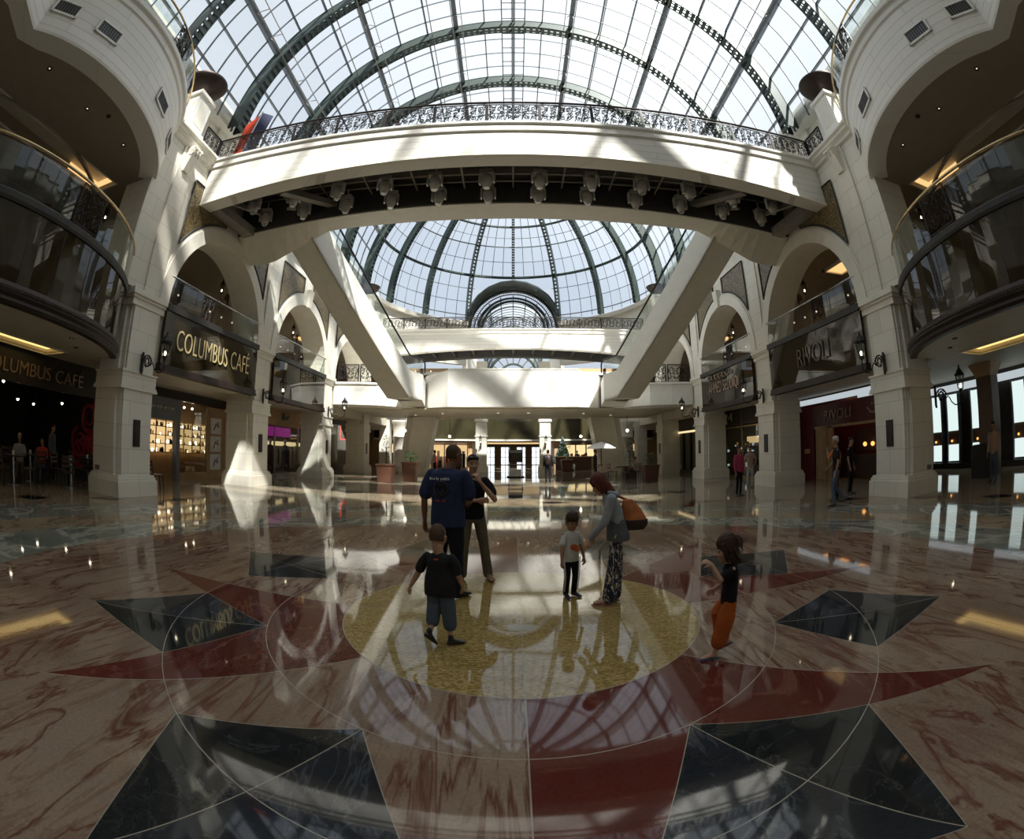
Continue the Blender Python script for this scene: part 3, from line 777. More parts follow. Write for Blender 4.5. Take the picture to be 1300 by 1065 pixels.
# ================================================================ slabs and ceilings of the side galleries
def slab_with_hole(b, x0, x1, y0, y1, z0, z1, hole, sx):
    hx0, hx1, hy0, hy1 = hole
    for (a, c, d, e) in ((x0, hx0, y0, y1), (hx1, x1, y0, y1), (hx0, hx1, y0, hy0), (hx0, hx1, hy1, y1)):
        if c > a and e > d: b.box((sx * a, d, z0), (sx * c, e, z1))
for sx, sd in ((-1, 'left'), (1, 'right')):
    b = MB()   # ground-floor ceiling / level one slab
    fan = [(x + .12, y) for x, y in bow_pts(8.2, .2, 24)]
    poly = [(sx * x, y) for x, y in fan] + [(sx * 11.2, .2), (sx * 11.2, 8.2)]
    if sx > 0: poly = poly
    ar = sum(poly[i][0] * poly[(i + 1) % len(poly)][1] - poly[(i + 1) % len(poly)][0] * poly[i][1] for i in range(len(poly)))
    if ar < 0: poly = poly[::-1]
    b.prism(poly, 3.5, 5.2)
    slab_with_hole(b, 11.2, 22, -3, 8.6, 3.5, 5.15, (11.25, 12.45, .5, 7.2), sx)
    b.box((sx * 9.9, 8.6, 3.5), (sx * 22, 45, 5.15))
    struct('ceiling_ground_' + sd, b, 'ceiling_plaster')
    b = MB()
    poly = [(sx * (x + .12), y) for x, y in bow_pts(8.2, 1.35, 24)] + [(sx * 8.5, .4), (sx * 8.5, -3), (sx * 11.3, -3), (sx * 11.3, 8.2)]
    ar = sum(poly[i][0] * poly[(i + 1) % len(poly)][1] - poly[(i + 1) % len(poly)][0] * poly[i][1] for i in range(len(poly)))
    if ar < 0: poly = poly[::-1]
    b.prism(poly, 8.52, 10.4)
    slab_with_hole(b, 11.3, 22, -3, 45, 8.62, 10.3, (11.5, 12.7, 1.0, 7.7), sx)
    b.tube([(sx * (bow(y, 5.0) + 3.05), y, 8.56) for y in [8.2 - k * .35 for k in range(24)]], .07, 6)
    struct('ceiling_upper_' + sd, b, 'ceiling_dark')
    for z, hx, hy, mt, nm in ((3.5, (11.25, 12.45), (.5, 7.2), 'cove_gold', 'lower'), (8.62, (11.5, 12.7), (1.0, 7.7), 'cove_amber', 'upper')):
        t = thing('cove_light', (sx * 11.9, 4, z), 'glowing amber ceiling recess over the %s walkway on the %s' % (nm, sd), 'ceiling light')
        b = MB(); b.box((sx * hx[0], hy[0], z + .35), (sx * hx[1], hy[1], z + .42)); b.build('recess_panel', 'ceiling_plaster', t)
        b = MB(); 
        x0, x1 = hx; y0, y1 = hy
        ys_ = y0 if z < 5 else y1 - 1.5
        b.box((sx * (x0 + .005), ys_, z + .12), (sx * (x0 + .03), y1, z + .34)); b.box((sx * (x1 - .03), ys_, z + .12), (sx * (x1 - .005), y1, z + .34)); b.box((sx * x0, y1 - .03, z + .12), (sx * x1, y1 - .005, z + .34))
        b.build('light_strip', mt, t)
        b = MB(); e = .08
        b.box((sx * (x0 - e), y0 - e, z - .03), (sx * x0, y1 + e, z + .02)); b.box((sx * x1, y0 - e, z - .03), (sx * (x1 + e), y1 + e, z + .02)); b.box((sx * x0, y1, z - .03), (sx * x1, y1 + e, z + .02))
        b.build('frame', 'cream_plaster', t)
    # downlights in the upper soffit and ground soffit
    j = 0
    for (x, y, z) in ((9.45, 2.6, 8.52), (9.55, 4.4, 8.52), (9.65, 6.2, 8.52), (9.2, 5.0, 8.52), (10.2, 6.9, 3.5), (9.3, 6.1, 3.5)):
        t = MB().lathe([(.0, -.005), (.03, -.006)], (sx * x, y, z), 10); r_ = MB().lathe([(.035, -.004), (.07, -.02), (.075, 0)], (sx * x, y, z), 14)
        th = thing('downlight', (sx * x, y, z), 'small recessed downlight in the %s, %s side' % (['upper soffit farthest from the pier', 'middle of the upper soffit', 'upper soffit nearest the pier', 'upper soffit, wide and dark', 'lower soffit close to the wall', 'lower soffit near the glass edge'][j], sd), 'downlight')
        r_.build('trim_ring', 'bronze', th); t.build('bulb', 'dim_glow' if j != 3 else 'black_metal', th); j += 1

# upper storey walls, cornices below the vault
for sx, sd in ((-1, 'left'), (1, 'right')):
    b = MB(); b.box((sx * 12.2, -8, 10.3), (sx * 12.6, 45, 14.3)); b.box((sx * 11.5, -8, 14.3), (sx * 12.6, 33, 14.55)); b.box((sx * 11.7, -8, 14.1), (sx * 12.3, 33, 14.3))
    b.box((sx * 12.2, -8, 14.5), (sx * 13, 45, 15.5))
    for y in [9 + 3.55 * k for k in range(7)]: b.box((sx * 12.05, y, 10.3), (sx * 12.25, y + .6, 14.1))
    struct('wall_upper_' + sd, b, 'cream_plaster')
    # back walls of walkways
    b = MB(); b.box((sx * 21, -4, 0), (sx * 21.3, 45, 3.5)); struct('wall_back_ground_' + sd, b, 'dark_wall')
    b = MB(); b.box((sx * 15.2, -4, 5.15), (sx * 15.5, 45, 8.62)); struct('wall_back_gallery_' + sd, b, 'brown_wall')
b = MB(); b.box((-24, -8, 0), (24, -7.7, 26)); struct('wall_rear', b, 'cream_plaster')
b = MB(); b.box((-13, -8, 24), (13, ROOF0, 24.3)); b.box((-13, ROOF0 - .3, 10.3), (-11, ROOF0, 24.3)); struct('ceiling_rear', b, 'ceiling_plaster')  # unseen opaque slab, its edge placed to keep sun off the near floor
# ================================================================ barrel vault and half dome
RV, ZC = 11.5, 13.4
DY = 32.4
def cyl(a, r, y): return (r * sin(rad(a)), y, ZC + r * cos(rad(a)))
VAULT = thing('glazed_vault', (0, 18, ZC), 'glazed barrel vault over the hall with green lattice ribs', 'glass roof')
DOME = thing('glazed_half_dome', (0, DY, ZC), 'glazed half dome with radiating green ribs closing the far end of the hall', 'glass roof')
RY = [DY - 4.95 * k for k in range(8)]; RY = [y for y in RY if y > ROOF0 - .6]
def rib_cyl(y):
    rib = MB(); n = 64; A = 88
    for s in (-1, 1):
        b0 = []
        for k in range(n + 1):
            a = -A + 2 * A * k / n
            b0.append([cyl(a, RV - .04, y + s * .28), cyl(a, RV - .62, y + s * .28), cyl(a, RV - .62, y + s * .22), cyl(a, RV - .55, y + s * .22), cyl(a, RV - .55, y + s * .245), cyl(a, RV - .04, y + s * .245), cyl(a, RV - .04, y + s * .28)])
        rib.grid(b0)
    for s_ in (-1, 1): rib.grid([[cyl(-A + 2 * A * k / n, RV - .02, y + s_ * .30), cyl(-A + 2 * A * k / n, RV - .02, y + s_ * .20), cyl(-A + 2 * A * k / n, RV - .07, y + s_ * .20), cyl(-A + 2 * A * k / n, RV - .07, y + s_ * .30), cyl(-A + 2 * A * k / n, RV - .02, y + s_ * .30)] for k in range(n + 1)])
    r = rib.build('rib', 'rib_green', VAULT)
    bt = MB(); m_ = 100
    for k in range(m_ + 1):
        a = -A + 2 * A * k / m_; da = .85
        bt.hexa([cyl(a - da * .5, RV - .62, y - .26), cyl(a + da * .5, RV - .62, y - .26), cyl(a + da * .5, RV - .62, y + .26), cyl(a - da * .5, RV - .62, y + .26),
                 cyl(a - da * .5, RV - .54, y - .26), cyl(a + da * .5, RV - .54, y - .26), cyl(a + da * .5, RV - .54, y + .26), cyl(a - da * .5, RV - .54, y + .26)])
    bt.build('rib_rungs', 'rib_pale', r)
    return r
for y in RY: rib_cyl(y)
y0g, y1g = ROOF0, DY
def purlin(a, w_, h_, mat_='glazing_bar', nm='purlin'):
    b = MB(); 
    c0, c1 = cyl(a, RV - h_ / 2, y0g), cyl(a, RV - h_ / 2, y1g); b.bar(c0, c1, w_, h_, up=(sin(rad(a)), 0, cos(rad(a))))
    return b.build(nm, mat_, VAULT)
for k in range(-10, 11):
    a = 8.2 * k
    if abs(k) in (2, 5, 8):
        purlin(a, .24, .26, 'glazing_bar', 'main_purlin')
        b = MB()
        for da in (-1.4, 1.4): b.tube([cyl(a + da, RV - .75, y0g), cyl(a + da, RV - .75, y1g)], .022, 5)
        yy = y0g + 1
        while yy < y1g: b.bar(cyl(a, RV - .2, yy), cyl(a + 1.4, RV - .75, yy), .03); b.bar(cyl(a, RV - .2, yy), cyl(a - 1.4, RV - .75, yy), .03); yy += 1.65
        b.build('tie_cable', 'truss_grey', VAULT)
    elif abs(k) in (3, 6): 
        purlin(a, .07, .14)
        b = MB(); b.tube([cyl(a + .9, RV - .4, y0g), cyl(a + .9, RV - .4, y1g)], .03, 5); b.build('tie_cable', 'truss_grey', VAULT)
    else: purlin(a, .06, .12)
b = MB()      # maintenance track at the crown
for a in (-3.3, -.35, .35, 3.3): b.bar(cyl(a, RV - .35, y0g), cyl(a, RV - .35, y1g), .06, .1)
yy = y0g
while yy < y1g:
    b.bar(cyl(-3.3, RV - .35, yy), cyl(3.3, RV - .35, yy), .05); yy += 1.24
b.build('maintenance_track', 'glazing_bar', VAULT)
b = MB(); 
yy = DY - 4.95 * 8
bars = MB()
while yy < DY:
    if yy > y0g:
        n = 48
        bars.grid([[cyl(-88 + 176 * k / n, RV - .0, yy - .025), cyl(-88 + 176 * k / n, RV, yy + .025), cyl(-88 + 176 * k / n, RV - .08, yy + .025), cyl(-88 + 176 * k / n, RV - .08, yy - .025), cyl(-88 + 176 * k / n, RV - .0, yy - .025)] for k in range(n + 1)])
    yy += 4.95 / 4
bars.build('glazing_bars', 'glazing_bar', VAULT)
gl = MB(); gl.grid([[cyl(8.2 * k, RV + .01, y0g) for k in range(-11, 12)], [cyl(8.2 * k, RV + .01, y1g) for k in range(-11, 12)]])
gl.build('glazing', 'roof_glass', VAULT)

def sph(az, t, r): # az from +y axis clockwise, t angle from zenith
    return (r * sin(rad(t)) * sin(rad(az)), DY + r * sin(rad(t)) * cos(rad(az)), ZC + r * cos(rad(t)))
for az in [-90 + 22.5 * k for k in range(9)]:
    wide = .24 if az in (-90, 90) else (.19 if abs(az) > 1 else .13)
    rib = MB(); px, py = cos(rad(az)), -sin(rad(az))
    def off(p, o): return (p[0] + px * o, p[1] + py * o, p[2])
    n = 36; t0, t1 = 6, (88 if abs(az) > 1 else 67)
    for s in (-1, 1):
        rib.grid([[off(sph(az, t0 + (t1 - t0) * k / n, R_), o) for R_, o in ((RV - .04, s * wide), (RV - .58, s * wide), (RV - .58, s * (wide - .06)), (RV - .04, s * (wide - .04)), (RV - .04, s * wide))] for k in range(n + 1)])
    r = rib.build('rib', 'rib_green', DOME)
    bt = MB(); m_ = 46
    for k in range(m_):
        t = t0 + (t1 - t0) * k / m_; d = .85
        bt.hexa([off(sph(az, t - d / 2, RV - .58), -wide), off(sph(az, t - d / 2, RV - .58), wide), off(sph(az, t + d / 2, RV - .58), wide), off(sph(az, t + d / 2, RV - .58), -wide),
                 off(sph(az, t - d / 2, RV - .54), -wide), off(sph(az, t - d / 2, RV - .54), wide), off(sph(az, t + d / 2, RV - .54), wide), off(sph(az, t + d / 2, RV - .54), -wide)])
    bt.build('rib_rungs', 'rib_pale', r)
gb = MB()
for k in range(1, 32):
    az = -90 + 22.5 / 4 * k
    if k % 4 == 0: continue
    t1 = 87
    if abs(az) < 22: t1 = 66
    pts = [sph(az, 15.6 + (t1 - 15.6) * j / 18, RV - .03) for j in range(19)]; gb.tube(pts, .028, 4, caps=False)
gb.build('glazing_bars', 'glazing_bar', DOME)
for t, r_, nm, mt in ((65.6, .14, 'ring_beam', 'rib_green'), (40.2, .12, 'ring_beam', 'rib_green'), (15.6, .14, 'ring_beam', 'rib_green'), (50.5, .06, 'thin_ring', 'glazing_bar'), (58, .03, 'thin_ring', 'glazing_bar'), (46, .03, 'thin_ring', 'glazing_bar'), (32, .03, 'thin_ring', 'glazing_bar'), (24, .03, 'thin_ring', 'glazing_bar'), (72, .03, 'thin_ring', 'glazing_bar'), (78.5, .03, 'thin_ring', 'glazing_bar'), (85, .05, 'thin_ring', 'glazing_bar')):
    b = MB(); 
    rr = [[sph(-90 + 180 * k / 64, t, RV)] for k in range(65)]
    if t > 66:
        pts = [sph(-90 + 180 * k / 64, t, RV - .06) for k in range(65)]
        b.tube(pts[:26], r_, 5); MB().tube(pts[39:], r_, 5).build(nm, mt, DOME)
    else: b.tube([sph(-90 + 180 * k / 64, t, RV - .1) for k in range(65)], r_, 6)
    b.build(nm, mt, DOME)
gl = MB()
AZ = [-90 + 22.5 / 4 * k for k in range(33)]
for i in range(32):
    am = (AZ[i] + AZ[i + 1]) / 2
    T = [0, 8, 15.6, 24, 32, 40.2, 50.5, 58, 65.6, 72, 78.5, 88]
    if abs(am) < 21: T = T[:10]
    gl.grid([[sph(AZ[i], t, RV + .01) for t in T], [sph(AZ[i + 1], t, RV + .01) for t in T]])
gl.build('glazing', 'roof_glass', DOME)
# drum below the dome, with a central opening
b = MB(); n = 40
for k in range(n):
    a0, a1 = -90 + 180 * k / n, -90 + 180 * (k + 1) / n
    if abs((a0 + a1) / 2) < 23.5: continue
    def q(a, r, z): return (r * sin(rad(a)), DY + r * cos(rad(a)), z)
    b.hexa([q(a0, 11.3, 9.6), q(a1, 11.3, 9.6), q(a1, 11.8, 9.6), q(a0, 11.8, 9.6), q(a0, 11.3, 13.8), q(a1, 11.3, 13.8), q(a1, 11.8, 13.8), q(a0, 11.8, 13.8)])
    b.hexa([q(a0, 10.9, 13.3), q(a1, 10.9, 13.3), q(a1, 11.8, 13.3), q(a0, 11.8, 13.3), q(a0, 10.8, 13.6), q(a1, 10.8, 13.6), q(a1, 11.8, 13.6), q(a0, 11.8, 13.6)])
struct('wall_dome_drum', b, 'cream_plaster')
# small vault opening through the dome
VZ, VR = 13.4, 4.65
t = thing('vault_portal', (0, 44, 10), 'dark green arched portal where a smaller glazed vault leaves the half dome', 'arch')
b = MB(); n = 12   # faceted deep reveal
def vp(a, r, y): return (r * sin(rad(a)), y, VZ + r * cos(rad(a)))
b.grid([[vp(-95 + 190 * k / n, VR, 43.2), vp(-95 + 190 * k / n, VR, 46.6), vp(-95 + 190 * k / n, VR - .12, 46.6), vp(-95 + 190 * k / n, VR - .12, 43.2), vp(-95 + 190 * k / n, VR, 43.2)] for k in range(n + 1)])
b.build('hood', 'rib_green', t)
b = MB(); n = 40
for rr, ww in ((VR - .3, .12), (VR - .75, .06), (VR - 1.15, .1), (VR - 1.5, .12)):
    b.tube([vp(-95 + 190 * k / n, rr, 45.6), ] if 0 else [vp(-95 + 190 * k / n, rr, 45.4) for k in range(n + 1)], ww, 6)
for k in range(60): a = -90 + 3 * k; b.bar(vp(a, VR - .3, 45.4), vp(a + 1.5, VR - .75, 45.4), .05); b.bar(vp(a, VR - 1.15, 45.4), vp(a + 1.2, VR - 1.5, 45.4), .05)
b.build('lattice_rim', 'rib_green', t)
b = MB()
for y in (49, 53, 57, 61, 65, 69, 73): b.tube([vp(-90 + 180 * k / 30, VR - .9, y) for k in range(31)], .1, 5)
for a in (-60, -40, -20, 0, 20, 40, 60): b.bar(vp(a, VR - .9, 45.4), vp(a, VR - .9, 75), .1)
for y in [46 + 1.0 * k for k in range(29)]: b.tube([vp(-90 + 180 * k / 20, VR - .88, y) for k in range(21)], .04, 4, caps=False)
b.build('vault_bars', 'rib_green', t)
b = MB(); b.grid([[vp(-90 + 180 * k / 24, VR - .85, 45.4) for k in range(25)], [vp(-90 + 180 * k / 24, VR - .85, 75) for k in range(25)]]); b.build('glazing', 'roof_glass', t)

# ================================================================ raised central gallery, level one
t = thing('raised_gallery', (0, 29, 4), 'white gallery with a solid sunlit parapet across the hall, where both escalators land', 'gallery')
GE = [(-9.85, 24.3), (-8.6, 24.35), (-7.4, 24.6), (-6.2, 25.6), (-5.05, 26.6), (-4.95, 26.2), (-4.7, 25.7), (-3.5, 25.0), (3.5, 25.0), (4.7, 25.7), (4.95, 26.2), (5.05, 26.6), (6.2, 25.6), (7.4, 24.6), (8.6, 24.35), (9.85, 24.3)]
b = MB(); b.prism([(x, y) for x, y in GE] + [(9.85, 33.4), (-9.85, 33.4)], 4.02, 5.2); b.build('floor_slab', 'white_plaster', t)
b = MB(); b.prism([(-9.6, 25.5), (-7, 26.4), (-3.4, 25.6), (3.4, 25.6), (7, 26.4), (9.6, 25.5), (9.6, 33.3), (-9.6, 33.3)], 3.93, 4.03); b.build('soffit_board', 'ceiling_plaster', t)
CE = GE[4:12]
b = MB()
for s in (-1, 1):
    b.hexa([(s * 4.44, 22.6, 4.08), (s * 5.62, 22.25, 4.08), (s * 6.3, 26.5, 4.08), (s * 4.98, 26.5, 4.08), (s * 4.44, 22.6, 5.36), (s * 5.62, 22.25, 5.2), (s * 6.3, 26.5, 5.2), (s * 4.98, 26.5, 5.36)])
    b.build('escalator_landing', 'white_plaster', t); b = MB()
for i in range(len(CE) - 1):
    (x0, y0), (x1, y1) = CE[i], CE[i + 1]
    b.hexa([(x0, y0 + .0, 4.0), (x1, y1, 4.0), (x1, y1 + .15, 4.0), (x0, y0 + .15, 4.0), (x0, y0 - .12, 5.8 + .18 * (abs(x0) < 4)), (x1, y1 - .12, 5.8 + .18 * (abs(x1) < 4)), (x1, y1 + .05, 5.8 + .18 * (abs(x1) < 4)), (x0, y0 + .05, 5.8 + .18 * (abs(x0) < 4))])
b.build('parapet', 'white_plaster', t)
b = MB(); b.hexa([(-3.5, 24.86, 5.98), (3.5, 24.86, 5.98), (3.5, 25.1, 5.98), (-3.5, 25.1, 5.98), (-3.5, 24.86, 6.06), (3.5, 24.86, 6.06), (3.5, 25.1, 6.06), (-3.5, 25.1, 6.06)])
b.build('parapet_cap', 'cream_plaster', t)
for s in (-1, 1):
    W = [(-9.85, 24.3), (-8.6, 24.35), (-7.4, 24.6), (-6.2, 25.6), (-5.2, 26.4)]
    b = MB(); rows = []
    for x, y in W: rows.append([(s * -x * -1, y + .9, 3.6 + .35), (s * x, y + .25, 4.15), (s * x, y + .02, 4.6), (s * x, y - .05, 5.1), (s * x, y - .12, 5.14), (s * x, y - .12, 5.24), (s * x, y + .1, 5.24)])
    for r_ in rows: r_[0] = (r_[1][0], r_[0][1], 3.95)
    b.grid(rows); b.build('wing_fascia', 'white_plaster', t, False)
    iron_railing(t, (s * 9.6, 24.3), (s * 8.4, 24.33), 5.24, 6.2, 1.2); iron_railing(t, (s * 8.3, 24.33), (s * 7.3, 24.55), 5.24, 6.2, 1.0)
    b = MB(); b.box((s * 5.15, 26.2, 5.2), (s * 5.3, 26.4, 6.3)); b.build('gate_post', 'bronze', t)
for s, sd in ((-1, 'left'), (1, 'right')):
    tt = thing('leaning_support', (s * 6.6, 33, 0), 'grey plastered leaning support under the gallery, %s of the entrance passage' % sd, 'support')
    b = MB(); b.hexa([(s * 7.45, 31.6, 0), (s * 6.0, 31.6, 0), (s * 6.0, 33.2, 0), (s * 7.45, 33.2, 0), (s * 6.85, 31.6, 3.92), (s * 5.25, 31.6, 3.92), (s * 5.25, 33.2, 3.92), (s * 6.85, 33.2, 3.92)])
    b.build('plastered_shaft', 'cream_plaster', tt)
    b = MB(); b.hexa([(s * 7.9, 31.9, 0), (s * 7.5, 31.75, 0), (s * 7.5, 33.2, 0), (s * 7.9, 33.2, 0), (s * 7.3, 31.9, 3.92), (s * 6.9, 31.75, 3.92), (s * 6.9, 33.2, 3.92), (s * 7.3, 33.2, 3.92)])
    b.build('side_panel', 'white_plaster', tt)
for s, sd in ((-1, 'left'), (1, 'right')):
    tt = thing('entrance_pier', (s * 2.45, 36.5, 0), 'sunlit cream pier with a small wall lamp, %s of the entrance passage' % sd, 'pillar')
    b = MB(); b.box((s * 1.93, 35.98, 0), (s * 2.97, 37.0, .45)); b.box((s * 1.98, 36.02, .45), (s * 2.92, 36.96, .55)); b.build('plinth', 'cream_stone', tt)
    b = MB(); b.box((s * 2.03, 36.05, .5), (s * 2.87, 36.93, 8.6)); b.build('shaft', 'cream_stone', tt)
    b = MB(); b.box((s * 1.97, 36.0, 2.75), (s * 2.93, 36.98, 2.85)); b.build('band_moulding', 'cream_plaster', tt); b = MB(); b.box((s * 1.95, 35.98, 3.9), (s * 2.95, 37, 4.1)); b.build('band_moulding', 'cream_plaster', tt)
for s, sd in ((-1, 'left'), (1, 'right')):
    for x, y, nm in ((8.8, 36.5, 'round cream column behind a planter, %s of the leaning support'),):
        tt = thing('round_column', (s * x, y, 0), nm % sd, 'pillar')
        MB().lathe([(.78, 0), (.78, .4), (.72, .5), (.66, .6), (.66, 2.6), (.7, 2.62), (.72, 2.7), (.66, 2.75), (.66, 3.6), (.8, 3.8), (.8, 3.95)], (s * x, y, 0), 28).build('shaft', 'cream_plaster', tt, True)
        b = MB(); b.box((s * (x + .9), y - .5, 0), (s * (x + 1.7), y + .5, 4.0)); b.build('side_pier', 'cream_stone', tt)
# soffit spots of the gallery
SP = [(-4.3, 28.5, 'beside the left leaning support'), (4.3, 28.5, 'beside the right leaning support'), (.9, 28, 'right of centre'), (-.9, 28, 'left of centre'), (6.3, 30, 'by the right wing'), (-6.3, 30, 'by the left wing')]
for x, y, nm in SP:
    th = thing('downlight', (x, y, 3.93), 'tiny recessed spotlight in the gallery soffit ' + nm, 'downlight')
    MB().lathe([(.0, -.01), (.08, -.012)], (x, y, 3.93), 10).build('bulb', 'spot_glow', th); MB().lathe([(.085, -.01), (.13, -.02), (.14, 0)], (x, y, 3.93), 12).build('trim_ring', 'steel', th)

# ================================================================ far hall beyond the gallery
b = MB()
b.box((-13.5, 44.8, 0), (-3.9, 45.2, 2.7)); b.box((3.9, 44.8, 0), (13.5, 45.2, 2.7)); b.box((-13.5, 44.8, 5.0), (-4.65, 45.3, 9.6)); b.box((4.65, 44.8, 5.0), (13.5, 45.3, 9.6))
b.box((-22, 44.8, 0), (-13.5, 45.2, 10.4)); b.box((13.5, 44.8, 0), (22, 45.2, 10.4))
struct('wall_far', b, 'tan_wall')
b = MB(); b.box((-13.5, 44.5, 2.75), (13.5, 44.8, 5.0)); b.box((-13.5, 44.8, 3.3), (13.5, 58, 3.5)); struct('trim_far_fascia', b, 'olive_glass')
b = MB(); b.box((-13.5, 44.3, 2.6), (13.5, 44.7, 2.76)); b.box((-13.5, 44.3, 5.0), (13.5, 44.7, 5.1)); struct('trim_far_cornice', b, 'cream_plaster')
b = MB(); b.box((-3.9, 44.9, 2.5), (3.9, 57, 2.6)); struct('ceiling_entrance', b, 'tan_wall')
for i, y in enumerate((46, 48.5, 51, 53.5)):
    o = MB().box((-3.4, y, 2.46), (3.4, y + .6, 2.49)).build('ceiling_light', 'shop_warm', loc=(0, y, 2.46)); tag(o, ['warm light strip in the entrance ceiling nearest the hall', 'second warm light strip in the entrance ceiling', 'third warm light strip in the entrance ceiling', 'warm light strip in the entrance ceiling nearest the doors'][i], 'ceiling light', kind='thing')
b = MB(); b.box((-4.3, 44.9, 0), (-3.9, 57, 2.6)); b.box((4.3, 44.9, 0), (3.9, 57, 2.6)); struct('wall_entrance_sides', b, 'tan_wall')
b = MB(); b.box((-4.3, 57, 0), (4.3, 57.3, 2.6)); struct('wall_entrance_end', b, 'brown_wall')
k = 0
for x, nm in ((-2.75, 'leftmost bright glass entrance door'), (-.95, 'bright glass entrance door left of centre'), (.95, 'bright glass entrance door right of centre'), (2.75, 'rightmost bright glass entrance door')):
    k += 1; tt = thing('door_%d' % k, (x, 56.95, 0), nm, None, None, 'structure')
    b = MB(); b.box((x - .55, 56.9, .05), (x + .55, 56.94, 2.15)); b.build('pane', 'daylight_pane', tt)
    b = MB()
    for q_ in (-.55, -.02, .5): b.box((x + q_, 56.84, 0), (x + q_ + .06, 56.96, 2.2))
    for z_ in (0, .9, 1.5, 2.12): b.box((x - .55, 56.84, z_), (x + .55, 56.96, z_ + .06))
    b.build('door_frame', 'dark_wood', tt)
# corridor walls seen below the far bridge
b = MB()
for s in (-1, 1): b.box((s * 4.65, 45.2, 5), (s * 4.95, 75, 13.4))
b.box((-4.7, 75, 0), (4.7, 75.3, 13)); struct('wall_far_corridor', b, 'cream_plaster')
b = MB(); n = 30
b.tube([vp(-90 + 180 * k_ / n, 3.9, 74.8) for k_ in range(n + 1)], .25, 6); 
for a in range(-80, 81, 20): b.bar(vp(a, 3.9, 74.8), vp(a, 2.2, 74.8), .12)
b.tube([vp(-90 + 180 * k_ / n, 2.2, 74.8) for k_ in range(n + 1)], .18, 6)
o = b.build('end_lunette', 'rib_pale', loc=(0, 74.8, 12)); tag(o, 'pale green arched truss at the far end of the small vault', 'arch', kind='thing')

# upper level shop fronts behind the gallery, seen between parapet and far bridge
for s, sd in ((-1, 'left'), (1, 'right')):
    tt = thing('shopfront', (s * 7, 44.6, 5.2), 'upper storey shop with speckled lights behind the gallery on the %s' % sd, 'shop')
    b = MB(); b.box((s * 5.0, 44.55, 5.1), (s * 5.9, 44.7, 9.4)); b.build('orange_pier', 'tan_wall', tt)
    b = MB(); b.box((s * 6.2, 44.55, 5.1), (s * 11, 44.7, 9.0)); b.build('back_panel', 'brown_wall', tt)
    rn = random.Random(3 + s); b = MB()
    for k in range(40): x = s * rn.uniform(6.5, 10.6); z = rn.uniform(7.4, 9.3); b.ball((x, 44.45, z), .045, 4)
    tag(b.build('pendant_lights', 'spot_glow', tt), kind='stuff')
    b = MB(); b.box((s * 6.2, 44.4, 8.9), (s * 11, 44.6, 9.2)); b.box((s * 5.95, 44.4, 5.1), (s * 6.15, 44.6, 9.2)); b.build('shop_frame', 'white_paint', tt)
# ================================================================ glass fronted balconies between the piers (level one)
SIGN = {(-1, 0): ('COLUMBUS CAFÉ', 'gold_letter', .62), (-1, 1): (None, None, 0), (1, 0): ('RIVOLI', 'faint_letter', .62), (1, 1): ('AHMED SEDDIQI', 'dim_letter', .50)}  # the upper RIVOLI is a reflection in the glass, built as dim letters
BLAB = {(-1, 0): 'dark glass balcony front with gold cafe lettering between the two nearest left piers', (-1, 1): 'dark glass balcony front above the clothes shop on the left',
        (1, 0): 'dark glass balcony front above the red watch shop on the right', (1, 1): 'dark glass balcony front with a long dim name above the black and gold shop'}
for (sx, i), (s, mt, sz) in SIGN.items():
    y0, y1 = ARC[i]; yc = (y0 + y1) / 2
    t = thing('bay_balcony', (sx * 9.8, yc, 3.5), BLAB[(sx, i)], 'balcony')
    b = MB(); b.box((sx * 9.72, y0 + .02, 3.62), (sx * 9.82, y1 - .02, 5.2)); b.build('fascia_glass', 'dark_glass', t)
    b = MB(); b.box((sx * 9.66, y0, 5.18), (sx * 9.95, y1, 5.38)); b.build('floor_edge_beam', 'beam_grey', t)
    b = MB(); b.box((sx * 9.64, y0, 3.44), (sx * 9.95, y1, 3.52)); b.box((sx * 9.68, y0, 3.52), (sx * 9.9, y1, 3.66)); b.build('bottom_trim', 'bronze', t)
    n = 4; w_ = (y1 - y0) / n
    for k in range(n):
        a, c = y0 + k * w_, y0 + (k + 1) * w_
        if k == 1: iron_panel(t, (sx * 9.76, (a + c) / 2, 5.78), PI / 2, .66, .76); MB().box((sx * 9.76, a + .02, 5.4), (sx * 9.745, a + .34, 6.16)).build('glass_panel', 'balustrade_glass', t); MB().box((sx * 9.76, c - .36, 5.4), (sx * 9.745, c - .02, 6.16)).build('glass_panel', 'balustrade_glass', t)
        else: MB().box((sx * 9.76, a + .02, 5.4), (sx * 9.745, c - .02, 6.16)).build('glass_panel', 'balustrade_glass', t)
    MB().tube([(sx * 9.75, y0, 6.2), (sx * 9.75, y1, 6.2)], .028, 8).build('handrail', 'steel', t, True)
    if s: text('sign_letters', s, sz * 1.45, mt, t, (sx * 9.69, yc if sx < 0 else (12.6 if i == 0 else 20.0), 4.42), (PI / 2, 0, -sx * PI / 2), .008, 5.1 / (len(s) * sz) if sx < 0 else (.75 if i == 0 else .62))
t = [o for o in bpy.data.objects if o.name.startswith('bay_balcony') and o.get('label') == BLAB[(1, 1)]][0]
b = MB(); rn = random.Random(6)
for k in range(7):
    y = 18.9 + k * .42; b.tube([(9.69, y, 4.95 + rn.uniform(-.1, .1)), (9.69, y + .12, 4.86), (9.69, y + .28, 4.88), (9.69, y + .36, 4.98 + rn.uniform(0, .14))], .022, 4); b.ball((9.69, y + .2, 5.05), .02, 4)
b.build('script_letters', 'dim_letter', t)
# ================================================================ ground shopfronts
def wy(b, sx, X, y0, y1, z0, z1, d=.1):   # wall piece facing the hall at |x| = X
    return b.box((sx * X, y0, z0), (sx * (X + d), y1, z1))
